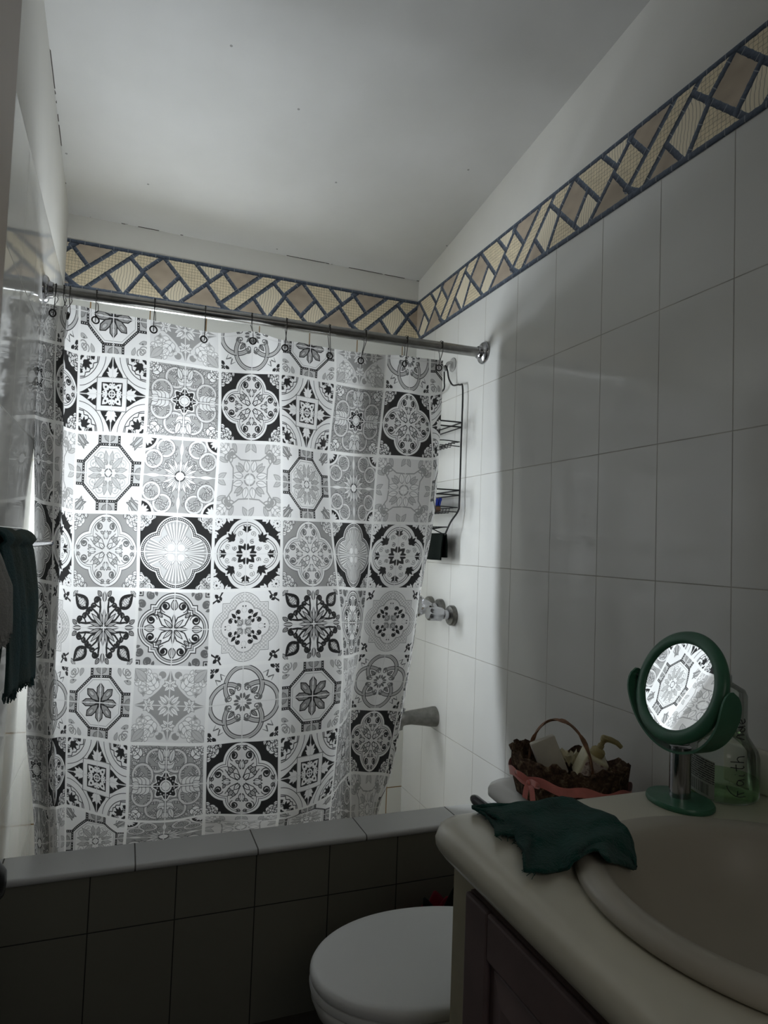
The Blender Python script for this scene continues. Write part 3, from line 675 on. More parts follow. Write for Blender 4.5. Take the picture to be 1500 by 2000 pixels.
for k, (u, lab) in enumerate(zip(EYES, ring_lab)):
    e = curtain_pt(u, .58); i = int(np.argmin(abs(ug-u))); j = int(np.argmin(abs(vg-.58))); e.y = surf[i, j, 1]
    tu = Vector(surf[min(i+2, NU-1), j]-surf[max(i-2, 0), j]).normalized(); tv = Vector(surf[i, min(j+2, NV-1)]-surf[i, max(j-2, 0)]).normalized()
    n = tu.cross(tv).normalized()
    if n.y > 0: n = -n
    b = B(); r = .0095
    tube(b, [e+n*.002+tu*r*math.cos(a)+tv*r*math.sin(a) for a in np.linspace(0, 2*PI, 24, endpoint=False)], .0021, 8, closed=True)
    obj('eyelet', b, M_eye, cur)
    p = rod_at(e.x); rr = RRAD+.0028; b = B()
    top = [p+Vector((0, rr*math.cos(a), rr*math.sin(a))) for a in np.linspace(-.5, PI+.5, 16)]
    path = [e+n*.004+Vector((0,0,-.006)), e+n*.007+Vector((0,0,.012)), Vector((e.x, p.y-rr*.9, p.z-.022))] + [Vector(q) for q in top[::-1]] + [Vector((e.x+.004, p.y+rr*.8, p.z-.02)), e-n*.008+Vector((.004,0,.012)), e-n*.003+Vector((.002,0,.0))]
    tube(b, smooth_path(path, 4), .0012, 6)
    for q in (top[4], top[11]):                       # roller beads on top of the rail
        c = q+Vector((0,0,.001)); lathe(b, [(0,-.003),(.0022,-.002),(.003,0),(.0022,.002),(0,.003)], 8, Matrix.Translation(c), cap=False)
    tag(obj('curtain_hook', b, M_hook), lab + ' of twelve' if False else lab, 'curtain hook', 'curtain hooks on the chrome rail')

# ------------------------------------------------------------------ wire caddy on the right wall
cad = thing('shower_caddy', 'black wire shower caddy hanging on the right wall beside the curtain', 'shower caddy', (1.08, 2.2, 1.3))
YN, YFR, CX = 2.088, 2.32, 1.088
yc = (YN+YFR)/2
b = B(); r = .0032
half = lambda y, s: [(CX-.012, yc+s*.014, 1.880), (CX-.008, yc+s*.020, 1.850), (CX, yc+s*.038, 1.825), (CX, y-s*.025, 1.815), (CX, y, 1.79), (CX, y, 1.6), (CX, y, 1.40), (CX-.004, y+.0, 1.36), (CX-.022, y-s*.02, 1.32), (CX-.03, y-s*.045, 1.275)]
tube(b, smooth_path(half(YN, -1), 5), r, 8); tube(b, smooth_path(half(YFR, 1), 5), r, 8)
tube(b, smooth_path([(CX-.012, yc-.014, 1.880), (CX-.016, yc-.010, 1.897), (CX-.016, yc, 1.904), (CX-.016, yc+.010, 1.897), (CX-.012, yc+.014, 1.880)], 5), r, 8)
tube(b, [(CX-.03, YN+.045, 1.275), (CX-.03, YFR-.045, 1.275)], r, 8)
obj('frame', b, M_black, cad)
def basket(zt, zb):
    b = B(); x0 = CX-.105
    for z in (zt, zt-.017): tube(b, [(CX-.006, YN-.012, z), (x0, YN-.006, z), (x0, YFR+.006, z), (CX-.006, YFR+.012, z)], .0026, 8); tube(b, [(CX-.005, YN-.012, z), (CX-.005, YFR+.012, z)], .0026, 8)
    tube(b, smooth_path([(CX-.004, YN+.004, zb+.02), (x0+.02, YN+.004, zb+.02), (x0+.008, YN+.006, zb), (x0+.008, YFR-.006, zb), (x0+.02, YFR-.004, zb+.02), (CX-.004, YFR-.004, zb+.02)], 4), .002, 6)
    for y in np.linspace(YN+.015, YFR-.015, 9): tube(b, [(CX-.004, y, zb+.02), (CX-.03, y, zb+.018), (CX-.034, y, zb), (x0+.012, y, zb), (x0+.004, y, zt-.01)], .0017, 6)
    for s in (YN+.004, YFR-.004): tube(b, [(x0+.004, s, zt-.01), (x0+.01, s, zb+.004), (CX-.004, s, zb+.004)], .0019, 6)
    for x in (CX-.05, CX-.075): tube(b, [(x, YN+.006, zb), (x, YFR-.006, zb)], .0017, 6)
    return b
obj('basket', basket(1.672, 1.585), M_black, cad); obj('basket', basket(1.432, 1.352), M_black, cad)
b = B(); z = 1.283
tube(b, [(CX-.02, YN+.04, z+.02), (CX-.10, YN+.05, z+.02), (CX-.10, YFR-.05, z+.02), (CX-.02, YFR-.04, z+.02)], .002, 6, closed=True)
zz = [(CX-.03-.014*(i % 2)*4, YN+.05+i*(YFR-YN-.1)/12, z+.02-.012*(i % 2)) for i in range(13)]; tube(b, zz, .0018, 6)
tube(b, [(CX-.03, YN+.045, 1.275), (CX-.10, YN+.05, z+.02)], .002, 6); tube(b, [(CX-.03, YFR-.045, 1.275), (CX-.10, YFR-.05, z+.02)], .002, 6)
obj('soap_tray', b, M_black, cad)
b = B(); lathe(b, [(0,0),(.026,0),(.026,.004),(.021,.008),(.008,.010),(0,.011)], 24, axis_m((XR, yc, 1.912), (-1,0,0)), cap=False)
tube(b, smooth_path([(XR-.009, yc-.004, 1.918), (XR-.024, yc-.004, 1.914), (XR-.031, yc-.004, 1.898), (XR-.036, yc-.004, 1.886), (XR-.046, yc-.004, 1.894), (XR-.048, yc-.004, 1.905)], 4), .0058, 10)
tag(obj('suction_hook', b, translucent('milky_plastic', srgb(206,206,204), .3, .25)), 'milky white stick-on hook holding the wire caddy', 'hook')
# cloth folded over the bottom rail
b = B(); Y0, Y1 = YN+.045, YFR-.035; loops = []
for i in range(19):
    t = i/18; yy = Y0+(Y1-Y0)*t; w = .004*math.sin(t*9)
    pr = [(CX-.046+w, 1.185), (CX-.043+w, 1.24), (CX-.038, 1.278), (CX-.03, 1.2815), (CX-.022, 1.278), (CX-.018-w, 1.24), (CX-.017-w, 1.195), (CX-.022-w, 1.194), (CX-.024, 1.24), (CX-.027, 1.268), (CX-.033, 1.268), (CX-.038+w, 1.24), (CX-.041+w, 1.184)]
    loops.append([(x, yy, z) for x, z in pr])
loft(b, loops); tag(obj('hanging_cloth', b, M_darkc), 'black-green cloth folded over the bottom rail of the wire caddy', 'cloth')
br = thing('scrub_brush', 'brown wooden scrubbing brush with blue bristles in the lower caddy basket', 'brush', (CX-.06, 2.23, 1.37))
b = B(); box(b, CX-.088, CX-.036, 2.155, 2.305, 1.356, 1.380, .008, 3); obj('wooden_back', b, M_wood, br)
b = B(); rr = random.Random(2)
for ix in range(5):
    for iy in range(13):
        x, y = CX-.084+.0105*ix, 2.163+.0112*iy; dx, dy = rr.uniform(-.004,.004)+(ix-2)*.002, rr.uniform(-.004,.004)+(iy-6)*.0008
        tube(b, [(x, y, 1.378), (x+dx, y+dy, 1.405+rr.uniform(-.003,.003))], [.0036, .0056], 6)
obj('bristles', b, M_blue, br)

# ------------------------------------------------------------------ taps and spout
def tap(yy, zz, lab, L=.098, cone=False):
    t = thing('shower_tap', lab, 'tap', (XR, yy, zz), 'shower taps on the right wall'); m = axis_m((XR, yy, zz), (-1, -.02, .10))
    b = B(); lathe(b, [(0,0),(.036,0),(.036,.012),(.033,.017),(.020,.019),(0,.0195)], 36, axis_m((XR, yy, zz), (-1,0,0)), cap=False); obj('mounting_plate', b, M_chrome2, t)
    b = B(); lathe(b, [(.016,.012),(.017,.03),(.0155,.042)], 28, m); obj('stem', b, M_chrome, t)
    b = B(); n = 40
    fl = (lambda k, a: 1+a*(.5+.5*math.cos(8*2*PI*k/n))) 
    prof = [(.017,.04,.02),(.021,.046,.10),(.023,.075,.13),(.027 if cone else .023,L,.16),(.024 if cone else .021,L+.004,.10),(.004,L+.005,0)] if not cone else [(.014,.04,.05),(.017,.05,.18),(.024,.075,.25),(.031,L,.28),(.028,L+.005,.2),(.004,L+.006,0)]
    loft(b, [[m @ Vector((r0*fl(k,a)*math.cos(2*PI*k/n), r0*fl(k,a)*math.sin(2*PI*k/n), z)) for k in range(n)] for r0, z, a in prof]); h = obj('handle', b, M_chrome, t)
    if not cone:
        b = B(); M2 = m @ Matrix.Rotation(.6, 4, 'Z'); 
        loft(b, [[M2 @ Vector(p) for p in ((.014,.052+0,0) and ((s*.004, .019+o, z)) for s, o, z in ((-1,0,q),(1,0,q),(1,.008,q),(-1,.008,q)))] for q in (.052, .095)]); obj('lever', b, M_chrome, h)
    return t
tap(2.141, .989, 'nearest of the three chrome shower taps, with a ribbed cylinder handle')
tap(2.238, 1.004, 'middle of the three chrome shower taps, flaring handle, tarnished plate', .09, True)
tap(2.327, 1.006, 'farthest of the three chrome shower taps, half hidden by the curtain', .09, True)
sp = thing('tub_spout', 'dull grey metal tub spout on the right wall below the taps', 'spout', (XR, 2.262, .60))
b = B(); yy = 2.262
path = [(XR-.012, yy, .603, .0365), (XR-.02, yy, .603, .0355), (XR-.06, yy, .6045, .030), (XR-.10, yy, .605, .0255), (XR-.125, yy, .602, .024), (XR-.142, yy, .594, .0225), (XR-.150, yy, .580, .021), (XR-.151, yy, .566, .020)]
tube(b, [p[:3] for p in path], [p[3] for p in path], 28); obj('body', b, M_chrome2, sp)
b = B(); tube(b, [(XR, yy, .603), (XR-.0121, yy, .603)], .037, 28); obj('mounting_collar', b, M_chrome2, sp)
b = B(); lathe(b, [(.004,0),(.004,.01),(.007,.012),(.007,.017),(0,.019)], 14, Matrix.Translation((XR-.128, yy, .622)), cap=False); obj('diverter_knob', b, M_chrome, sp)
# ------------------------------------------------------------------ toilet
toi = thing('toilet', 'white toilet with closed lid between the tub front and the vanity', 'toilet', (.62, 1.257, 0))
TY = 1.257
def egg(s, z, dx=0, back=.83, hb=.155):
    pts = []
    for k in range(44):
        a = PI/2+PI*k/43; pts.append((.60+.223*s*math.cos(a)+dx, TY+.166*s*math.sin(a), z))
    n = 12; w = lambda x: .166*s*math.sqrt(max(0, 1-((x-.60)/.262)**2))
    for k in range(1, n): x = .60+(back-.60)*k/n; pts.append((x, TY-w(x), z))
    for k in range(n+1): t = k/n; pts.append((back, TY-w(back)+2*w(back)*t, z))
    for k in range(n-1, 0, -1): x = .60+(back-.60)*k/n; pts.append((x, TY+w(x), z))
    return pts
def scale_loop(l, f, z):
    return [(.62+(x-.62)*f, TY+(y-TY)*f, z) for x, y, _ in l]
b = B(); base = egg(1, 0)
loft(b, [scale_loop(base, f, z) for f, z in ((.55,0),(.57,.03),(.56,.12),(.62,.20),(.80,.28),(.96,.335),(1.0,.358),(1.0,.368),(.97,.372))]); obj('bowl', b, M_porc, toi, sharp=60)
b = B(); loft(b, [scale_loop(base, f, z) for f, z in ((.97,.3725),(1.012,.374),(1.018,.381),(1.012,.388),(.97,.3895))]); obj('seat', b, M_seat, toi, sharp=60)
b = B(); loft(b, [scale_loop(base, f, z) for f, z in ((.97,.390),(1.008,.391),(1.016,.397),(1.014,.403),(1.0,.4085),(.975,.411),(.93,.4125),(.7,.4135),(.3,.414))]); obj('lid', b, M_seat, toi, sharp=60)
def rrect(x0, x1, y0, y1, r, z, n=8):
    pts = []
    for cx, cy, a0 in ((x1-r,y1-r,0),(x0+r,y1-r,PI/2),(x0+r,y0+r,PI),(x1-r,y0+r,1.5*PI)):
        for k in range(n+1): a = a0+PI/2*k/n; pts.append((cx+r*math.cos(a), cy+r*math.sin(a), z))
    return pts
b = B(); loft(b, [rrect(.87+i, 1.095, 1.07+i, 1.44-i, .04, z) for i, z in ((.02,.372),(.0,.42),(-.004,.628))]); obj('tank', b, M_porc, toi)
b = B(); loft(b, [rrect(.846+i, 1.1-i*.3, 1.048+i, 1.466-i, .05-i*.4, z) for i, z in ((.008,.629),(.0,.636),(0,.648),(.004,.658),(.014,.665),(.03,.667))]); obj('tank_lid', b, M_porc, toi, sharp=60)
b = B(); tube(b, smooth_path([(.868,1.40,.607),(.852,1.402,.607),(.842,1.412,.607),(.838,1.44,.609),(.836,1.487,.612)], 5), [.010]*5+[.011]*5+[.0125]*5+[.0125]*4+[.010,.006], 16)
obj('flush_lever', b, M_gloss_black, toi)

# ------------------------------------------------------------------ plant behind the toilet
pl = thing('potted_plant', 'dim crimson and dark green leafy plant behind the toilet, against the tub front', 'plant', (.83, 1.655, 0))
b = B(); lathe(b, [(.045,0),(.05,.004),(.062,.12),(.066,.125),(.066,.14),(.058,.14),(.055,.12),(.05,.115)], 24, Matrix.Translation((.83,1.655,.0)) @ Matrix.Scale(1.25, 4, (0,0,1))); obj('pot', b, M_red, pl)
def leafm(b, p, d, L, w, droop=.3):
    p, d = Vector(p), Vector(d).normalized(); s = d.cross(Vector((.3,-1,.2))).normalized(); n = s.cross(d); rows = []
    for i in range(9):
        t = i/8; c = p+d*L*t+Vector((0,0,-droop*L*t*t)); ww = w*math.sin(PI*min(.995, t*.93+.05))**.8
        rows.append([c-s*ww+n*.2*ww, c, c+s*ww+n*.2*ww])
    loft(b, rows, False, False, closed=False)
b = B()
for d, L in (((-.32,-.1,1),.165),((.35,-.1,1),.2),((.22,-.12,1),.19),((.6,-.1,.9),.17)): leafm(b, (.83,1.645,.165), d, L, .024, .08)
obj('dark_leaves', b, M_leaf, pl, solid=.001)
b = B()
for d, L, w in (((-.75,-.1,.85),.15,.03),((-.3,-.05,1),.15,.035),((.0,.05,1),.17,.036),((.3,.1,1),.15,.03),((.8,0,.8),.12,.03),((.5,-.1,1),.17,.028)): leafm(b, (.83,1.66,.16), d, L, w*1.15, .18)
obj('crimson_leaves', b, M_red, pl, solid=.001)

# ------------------------------------------------------------------ vanity
VX0, VX1, VY0, VY1, VT = .466, 1.103, .235, .976, .806
van = thing('vanity_cabinet', 'cream vanity cabinet with mauve-brown door under the washbasin', 'cabinet', (.8, .6, 0))
b = B(); box(b, .505, .52, .262, .948, .06, VT-.046)
for yy in (.262, .930): box(b, .5205, 1.095, yy, yy+.018, .06, VT-.046)
box(b, .5205, 1.095, .2805, .9295, .06, .078); box(b, .56, 1.09, .27, .94, 0, .0595); obj('body', b, M_cream, van, smooth=False)
def door(ya, yb):
    t = .022; xo = .505
    b = B(); box(b, xo-.012, xo, ya, yb, .09, .735)
    for s in ((ya,ya+.062,.09,.735),(yb-.062,yb,.09,.735),(ya+.062,yb-.062,.09,.155),(ya+.062,yb-.062,.672,.735)): box(b, xo-t, xo-.0121, s[0], s[1], s[2], s[3], .004)
    d = obj('door', b, M_brown, van, smooth=False)
    b = B(); a0, a1, z0, z1 = ya+.066, yb-.066, .159, .668
    lp = lambda i, x: [(x, a0+i, z0+i), (x, a1-i, z0+i), (x, a1-i, z1-i), (x, a0+i, z1-i)]
    loft(b, [lp(.004,xo-.012), lp(.006,xo-.014), lp(.035,xo-.021), lp(.04,xo-.021)]); obj('raised_panel', b, M_brown, d, smooth=False)
    b = B(); box(b, xo-.016, xo-.001, yb+.001, yb+.007, .60, .65, .002); obj('hinge', b, M_gloss_black, d, smooth=False)
    b = B(); box(b, xo-.016, xo-.001, yb+.001, yb+.007, .17, .22, .002); obj('hinge', b, M_gloss_black, d, smooth=False)
    return d
door(.27, .872)
SC, SA, SB = Vector((.780, .598, 0)), .247, .262
top = thing('countertop', 'cream countertop with rounded edge on the vanity, around the washbasin', 'countertop', (.8, .6, VT))
def polar(x0, x1, y0, y1, r, z, n=120):
    base = rrect(x0, x1, y0, y1, r, z, 10); out = []
    cx, cy = SC.x, SC.y
    for k in range(n):
        a = 2*PI*k/n; d = (math.cos(a), math.sin(a)); best = None
        for i in range(len(base)):
            p, q = base[i], base[(i+1) % len(base)]; ex, ey = q[0]-p[0], q[1]-p[1]; den = d[0]*ey-d[1]*ex
            if abs(den) < 1e-9: continue
            t = ((p[0]-cx)*ey-(p[1]-cy)*ex)/den; u = ((p[0]-cx)*d[1]-(p[1]-cy)*d[0])/den
            if t > 0 and -1e-6 <= u <= 1+1e-6: best = t if best is None else min(best, t)
        out.append((cx+d[0]*best, cy+d[1]*best, z))
    return out
def ell(a, z, n=120, asp=SB/SA):
    return [(SC.x+a*math.cos(2*PI*k/n)*1.0, SC.y+a*asp*math.sin(2*PI*k/n), z) for k in range(n)]
b = B(); L = [ell(.213, VT-.045)]
for i, z in ((.012,-.045),(.004,-.042),(.0,-.034),(-.001,-.022),(.002,-.011),(.008,-.004),(.018,-.0006),(.03,0)):
    L.append(polar(VX0+i, VX1, VY0+i, VY1-i, .05, VT+z))
L.append(ell(.213, VT))
loft(b, L+[L[0]], False, False); bmesh.ops.remove_doubles(b, verts=b.verts, dist=1e-6); obj('slab', b, M_marble, top, sharp=50)
b = B(); box(b, 1.083, 1.104, VY0, VY1-.008, VT, VT+.077, .006, 3); obj('backsplash', b, M_marble, top)
snk = thing('washbasin', 'oval taupe washbasin with raised rim set into the cream countertop', 'sink', (SC.x, SC.y, VT))
def rim_w(sn): return 1-.72*max(0, min(1, (sn-.25)/.6))
def ellr(a, z):
    return [(x, y, zz if zz < .8063 else .8063+(zz-.8063)*rim_w((y-SC.y)/(a*SB/SA))) for x, y, zz in ell(a, z)]
b = B(); loft(b, [ellr(a, z) for a, z in ((.02,.664),(.10,.672),(.165,.725),(.196,.776),(.2085,.795),(.2095,.8062),(.240,.8064),(.246,.811),(.2465,.817),(.242,.824),(.234,.828),(.222,.8285),(.212,.826),(.204,.818),(.195,.80),(.183,.775),(.158,.73),(.10,.686),(.045,.679),(.022,.676))]); obj('bowl', b, M_sink, snk, sharp=60)
b = B(); lathe(b, [(0,0),(.024,0),(.024,.003),(.018,.0035),(.016,.001),(0,.001)], 24, Matrix.Translation((SC.x, SC.y, .6775)), cap=False); obj('drain', b, M_chrome, snk)

# ------------------------------------------------------------------ teal washcloth draped over the basin rim
def cloth_z(x, y):
    r = math.hypot((x-SC.x)/SA, (y-SC.y)/SB); top_ = .8148+.0223*rim_w((y-SC.y)/SB/max(r, .2))
    if r > 1.08: z = .812
    elif r > .99: z = .812+(top_-.812)*(1.08-r)/.09
    elif r > .84: z = top_
    else: z = top_+.001-.28*(.84-r)
    return z
def drape(px, py, lift=0):
    z = .81
    for _ in range(30):
        p = at(px, py, 2, z); z += .5*(cloth_z(p.x, p.y)+lift-z)
    return at(px, py, 2, z)
def resample(ch, n):
    ch = [Vector((a, c)) for a, c in ch]; d = [0]
    for p, q in zip(ch, ch[1:]): d.append(d[-1]+(q-p).length)
    out = []
    for i in range(n):
        t = d[-1]*i/(n-1); k = max(j for j in range(len(d)) if d[j] <= t+1e-9); k = min(k, len(ch)-2)
        out.append(ch[k].lerp(ch[k+1], min(1, (t-d[k])/(d[k+1]-d[k]))))
    return out
upper = [(921,1575),(960,1571),(1044,1566),(1099,1556),(1118,1560),(1140,1573),(1170,1584),(1200,1595),(1220,1612),(1232,1632),(1239,1662),(1242,1692)]
lower = [(924,1578),(948,1592),(958,1606),(968,1619),(967,1634),(979,1631),(1006,1634),(1010,1648),(1024,1664),(1023,1684),(1025,1701),(1068,1705),(1108,1698),(1121,1681),(1140,1668),(1158,1661),(1169,1663),(1190,1684),(1215,1691),(1240,1697)]
NA, NB_ = 90, 34; ua, la = resample(upper, NA), resample(lower, NA)
b = B(); g = []; rc = random.Random(9); rsn = np.random.RandomState(4); rows = []
for i in range(NA):
    row = []
    for j in range(NB_):
        t = j/(NB_-1); p = ua[i].lerp(la[i], t); p = p+Vector((math.sin(i*.9+j*.4)*.8, math.sin(i*.5+j*.8)*.8))
        lift = .0022*(1+math.sin(i*.22+j*.35))+.0016*math.sin(i*.45-j*.2)+.010*math.exp(-((i-32)/7)**2)*(t**3) + .006*math.exp(-((t-.55)/.12)**2)*math.exp(-((i-28)/16)**2)
        row.append(b.verts.new(drape(p.x, p.y, lift)))
    rows.append(row)
for i in range(NA-1):
    for j in range(NB_-1): b.faces.new((rows[i][j], rows[i+1][j], rows[i+1][j+1], rows[i][j+1]))
wc = obj('washcloth', b, M_teal, sharp=180, solid=.004)
tag(wc, 'frayed dark teal washcloth lying on the countertop and over the basin rim', 'washcloth')
b = B()
for k in range(46):
    i = rc.choice(list(range(4, 46))); p = drape(la[i].x, la[i].y, .003); d = Vector((rc.uniform(-1,.2), rc.uniform(-1,.4), rc.uniform(-.1,.12))).normalized()*rc.uniform(.003,.012)
    q = p+d; q.z = max(q.z, .8075); tube(b, [p, p.lerp(q,.5)+Vector((0,0,.001)), q], .0005, 4)
obj('frayed_threads', b, M_teal, wc)['kind'] = 'stuff'

# ------------------------------------------------------------------ vanity mirror
MP = Vector((.908, .897, VT)); MC = Vector((.906, .898, 1.003))
tgt = at(212, 922, 1, 2.0)
nrm = ((EYE-MC).normalized()+(tgt-MC).normalized()).normalized()
hx = Vector((-nrm.y, nrm.x, 0)).normalized()             # the pivot line
mir = thing('vanity_mirror', 'round green framed table mirror on a chrome stem, standing on the countertop', 'mirror', MP)
b = B(); d2 = Vector((nrm.x, nrm.y, 0)).normalized()
def oval(f, z): return [MP+hx*.060*f*math.cos(a)+d2*.050*f*math.sin(a)+Vector((0,0,z)) for a in np.linspace(0, 2*PI, 56, endpoint=False)]
loft(b, [oval(f, z) for f, z in ((.98,.0003),(1.0,.002),(1.0,.006),(.97,.009),(.5,.010),(.3,.012))]); obj('base', b, M_green, mir, sharp=50)
b = B(); lathe(b, [(.0175,.010),(.0175,.096)], 32, Matrix.Translation(MP)); obj('stem', b, M_chrome, mir)
b = B(); lathe(b, [(0,.0),(.015,.0),(.016,.002),(.012,.006),(.005,.009),(0,.0095)], 24, Matrix.Translation(MP+Vector((0,0,.1005))), cap=False); obj('stem_cap', b, M_chrome, mir)
RY = .1075
b = B(); loops = []
for k in range(49):
    a = PI*1.0-.12+(PI+.24)*k/48
    c = MC+hx*RY*math.cos(a)+Vector((0,0,RY*math.sin(a))); rad = (hx*math.cos(a)+Vector((0,0,math.sin(a))))
    e = min(k, 48-k)/5.0; w = .022*math.sqrt(max(.02, 1-(1-min(1,e))**2))
    loops.append([c-d2*w-rad*.0018, c+d2*w-rad*.0018, c+d2*w+rad*.0018, c-d2*w+rad*.0018])
loft(b, loops); obj('yoke', b, M_green, mir, sharp=40)
mm = Matrix((hx, nrm.cross(hx), nrm)).transposed().to_4x4(); mm.translation = MC
b = B(); lathe(b, [(.0755,-.004),(.0755,.005),(.0765,.0072),(.082,.0095),(.090,.0092),(.0965,.0055),(.0985,0),(.0965,-.0055),(.090,-.009),(.080,-.0105),(.03,-.0115),(.0,-.0115)], 72, mm, cap=False); fr = obj('frame', b, M_green, mir, sharp=45)
b = B(); lathe(b, [(0,.0),(.0752,.0)]+[(.0752*k/14, .0045-(.0752**2-(.0752*k/14)**2)/13.6) for k in range(14,-1,-1)], 72, mm, cap=False); obj('mirror_glass', b, M_mirror, mir, sharp=30)
for s in (-1, 1):
    b = B(); tube(b, [MC+hx*s*.0975, MC+hx*s*.1075], .004, 12); obj('pivot', b, M_chrome, mir)

# ------------------------------------------------------------------ marked clear bottle behind the mirror
BC = Vector((1.016, .908, VT))
bot = thing('clear_bottle', 'clear plastic bottle with green liquid and black handwriting, behind the mirror stand', 'bottle', BC)
prof = [(.054,.0006),(.058,.004),(.060,.010),(.060,.072),(.057,.084),(.049,.097),(.042,.108),(.040,.118),(.040,.178),(.036,.188),(.022,.196),(.015,.200),(.015,.212)]
b = B(); lathe(b, prof, 48, Matrix.Translation(BC)); obj('body', b, M_clear, bot, sharp=60)
b = B(); lathe(b, [(.053,.003),(.0575,.008),(.058,.034),(.0,.034)], 48, Matrix.Translation(BC), cap=True); obj('liquid', b, M_liquid, bot, sharp=50)
cdir = Vector((-BC.x, -BC.y, 0)).normalized(); sdir = Vector((-cdir.y, cdir.x, 0))
if sdir.dot(RT) < 0: sdir = -sdir
PXM = ((BC-EYE).dot(FWD))/FPX
def rad_at(h):
    for (r0, z0), (r1, z1) in zip(prof, prof[1:]):
        if z0 <= h <= z1: return r0+(r1-r0)*(h-z0)/(z1-z0)
    return .03
def on_bottle(px, py, off=.0006):
    h = max(.006, min(.199, (1556-py)*PXM)); r = rad_at(h); sn = max(-.98, min(.98, (px-1408)*PXM/r))
    return BC+sdir*sn*(r+off)+cdir*math.sqrt(1-sn*sn)*(r+off)+Vector((0,0,h))
b = B(); uvl = b.loops.layers.uv.new('UVMap'); gx = []
for i in range(15):
    gx.append([b.verts.new(on_bottle(1352+44*i/14, 1470+72*j/12+10*(i/14), .0005)) for j in range(13)])
for i in range(14):
    for j in range(12):
        f = b.faces.new((gx[i][j], gx[i+1][j], gx[i+1][j+1], gx[i][j+1]))
        for l, (p, q) in zip(f.loops, ((i,j),(i+1,j),(i+1,j+1),(i,j+1))): l[uvl].uv = (p/14, 1-q/12)
obj('label', b, M_label, bot, sharp=180)
# handwriting, each stroke in photo order: tx runs up the bottle, ty towards the left
T = lambda tx, ty: on_bottle(1446-ty, 1538-tx)
strokes = [[(2,2),(1,10),(5,20),(12,27),(20,30)], [(2,2),(2,-1)], [(9,1),(6,10),(3,13)], [(4,12),(12,12)],
           [(30,12),(24,13),(22,8),(25,2),(30,5),(31,12),(33,1)], [(40,10),(40,2),(43,1)], [(41,16),(42,16)], [(54,24),(53,8),(55,2),(58,3)], [(48,14),(60,15)],
           [(64,24),(64,2)], [(64,9),(69,13),(73,10),(74,1)],
           [(100,1),(104,13),(108,12),(108,1)], [(122,4),(116,8),(114,4),(117,0),(122,3),(123,13)], [(123,12),(124,0)], [(130,5),(136,6),(136,9),(132,9),(129,5),(132,0),(138,1)]]
for part in (strokes[:11], strokes[11:]):
    b = B()
    for s in part: tube(b, smooth_path([T(*p) for p in s], 4), .00075, 6)
    obj('handwritten_word', b, M_ink, bot)

# ------------------------------------------------------------------ bark basket on the tank lid and what lies in it
KC = Vector((.955, 1.268, .6675))
bas = thing('bark_basket', 'dark bark basket with pink ribbon and arched handle on the toilet tank', 'basket', KC)
def kp(f, a, z, hl=.136, hw=.084): return KC+Vector((hw*f*math.cos(a), hl*f*math.sin(a), z))
rk = np.random.RandomState(8); NK = 90; jag = np.convolve(np.tile(rk.rand(NK), 3), np.ones(3)/3, 'same')[NK:2*NK]
ang = [2*PI*k/NK for k in range(NK)]
def wall(prf, jz):
    return [[kp(f*(1+.03*math.sin(13*a+z*200)+.05*(jag[k]-.5)), a, z+jz*(jag[k]-.4)+.016*s_*abs(math.sin(a))**6) for k, a in enumerate(ang)] for f, z, s_ in prf]
b = B(); loft(b, wall([(.78,.0,0),(.85,.004,0),(.92,.034,0),(.96,.072,.5)], 0)+wall([(.99,.090,1),(.95,.093,1),(.90,.075,1)], .03)+wall([(.85,.03,0),(.72,.012,0)], 0)); obj('bark_body', b, M_bark, bas, sharp=80)
for k in range(26):                                   # curled bark flakes along the rim
    b = B(); a = rk.uniform(0, 2*PI); p = kp(.96, a, .090+.016*abs(math.sin(a))**6); r1 = rk.uniform(.006,.012); d = Vector((math.cos(a)*.6, math.sin(a), rk.uniform(.0,.5)))*r1
    q = p+d+Vector((rk.uniform(-.006,.006), rk.uniform(-.006,.006), rk.uniform(-.003,.006))); tube(b, [p-d*.4, p+d*.3, q], [.0045, .0065, .002], 6); obj('bark_flake', b, M_bark, bas, sharp=80)
b = B(); hp = []
for k in range(33):
    a = PI*k/32; hp.append(KC+Vector((-.030+.012*math.cos(a), .006+.080*math.cos(a), .078+.108*math.sin(a))))
hp = [KC+Vector((-.018,.088,.03))]+hp+[KC+Vector((-.042,-.076,.03))]
loops = []
for i, p in enumerate(hp):
    t = (hp[min(i+1,len(hp)-1)]-hp[max(i-1,0)]).normalized(); s = Vector((1,0,0)); n = t.cross(s).normalized(); tw = .5*math.sin(i*.8); w, th = .0065, .003
    u = s*math.cos(tw)+n*math.sin(tw); v = n*math.cos(tw)-s*math.sin(tw); loops.append([p+u*w, p+v*th, p-u*w, p-v*th])
loft(b, loops); obj('handle', b, M_wicker, bas, sharp=50)
b = B(); ra, rb_ = [], []
for k, a in enumerate(ang):
    o = .0035*math.sin(9*a)
    ra.append(kp(1.01, a, .044+o)); rb_.append(kp(1.04, a, .063+o*1.2))
lo = [[ra[k], rb_[k], rb_[k]+Vector((0,0,.0012)), ra[k]+Vector((0,0,-.0012))] for k in range(NK)]
loft(b, lo+[lo[0]], False, False); rib = obj('ribbon', b, M_ribbon, bas, sharp=60)
b = B(); kb = kp(1.05, 2.78, .052)
out = Vector((-.95,.10,.1)).normalized(); sd = Vector((.30,.90,0)).normalized()
def bow(pts, w):
    pts = smooth_path(pts, 5); loops = []
    for i, p in enumerate(pts):
        t = (pts[min(i+1,len(pts)-1)]-pts[max(i-1,0)]).normalized(); u = t.cross(out).normalized(); loops.append([p+u*w+out*.0004, p-u*w+out*.0004, p-u*w-out*.0004, p+u*w-out*.0004])
    loft(b, loops)
K = lambda o, s, z: kb+out*o+sd*s+Vector((0,0,z))
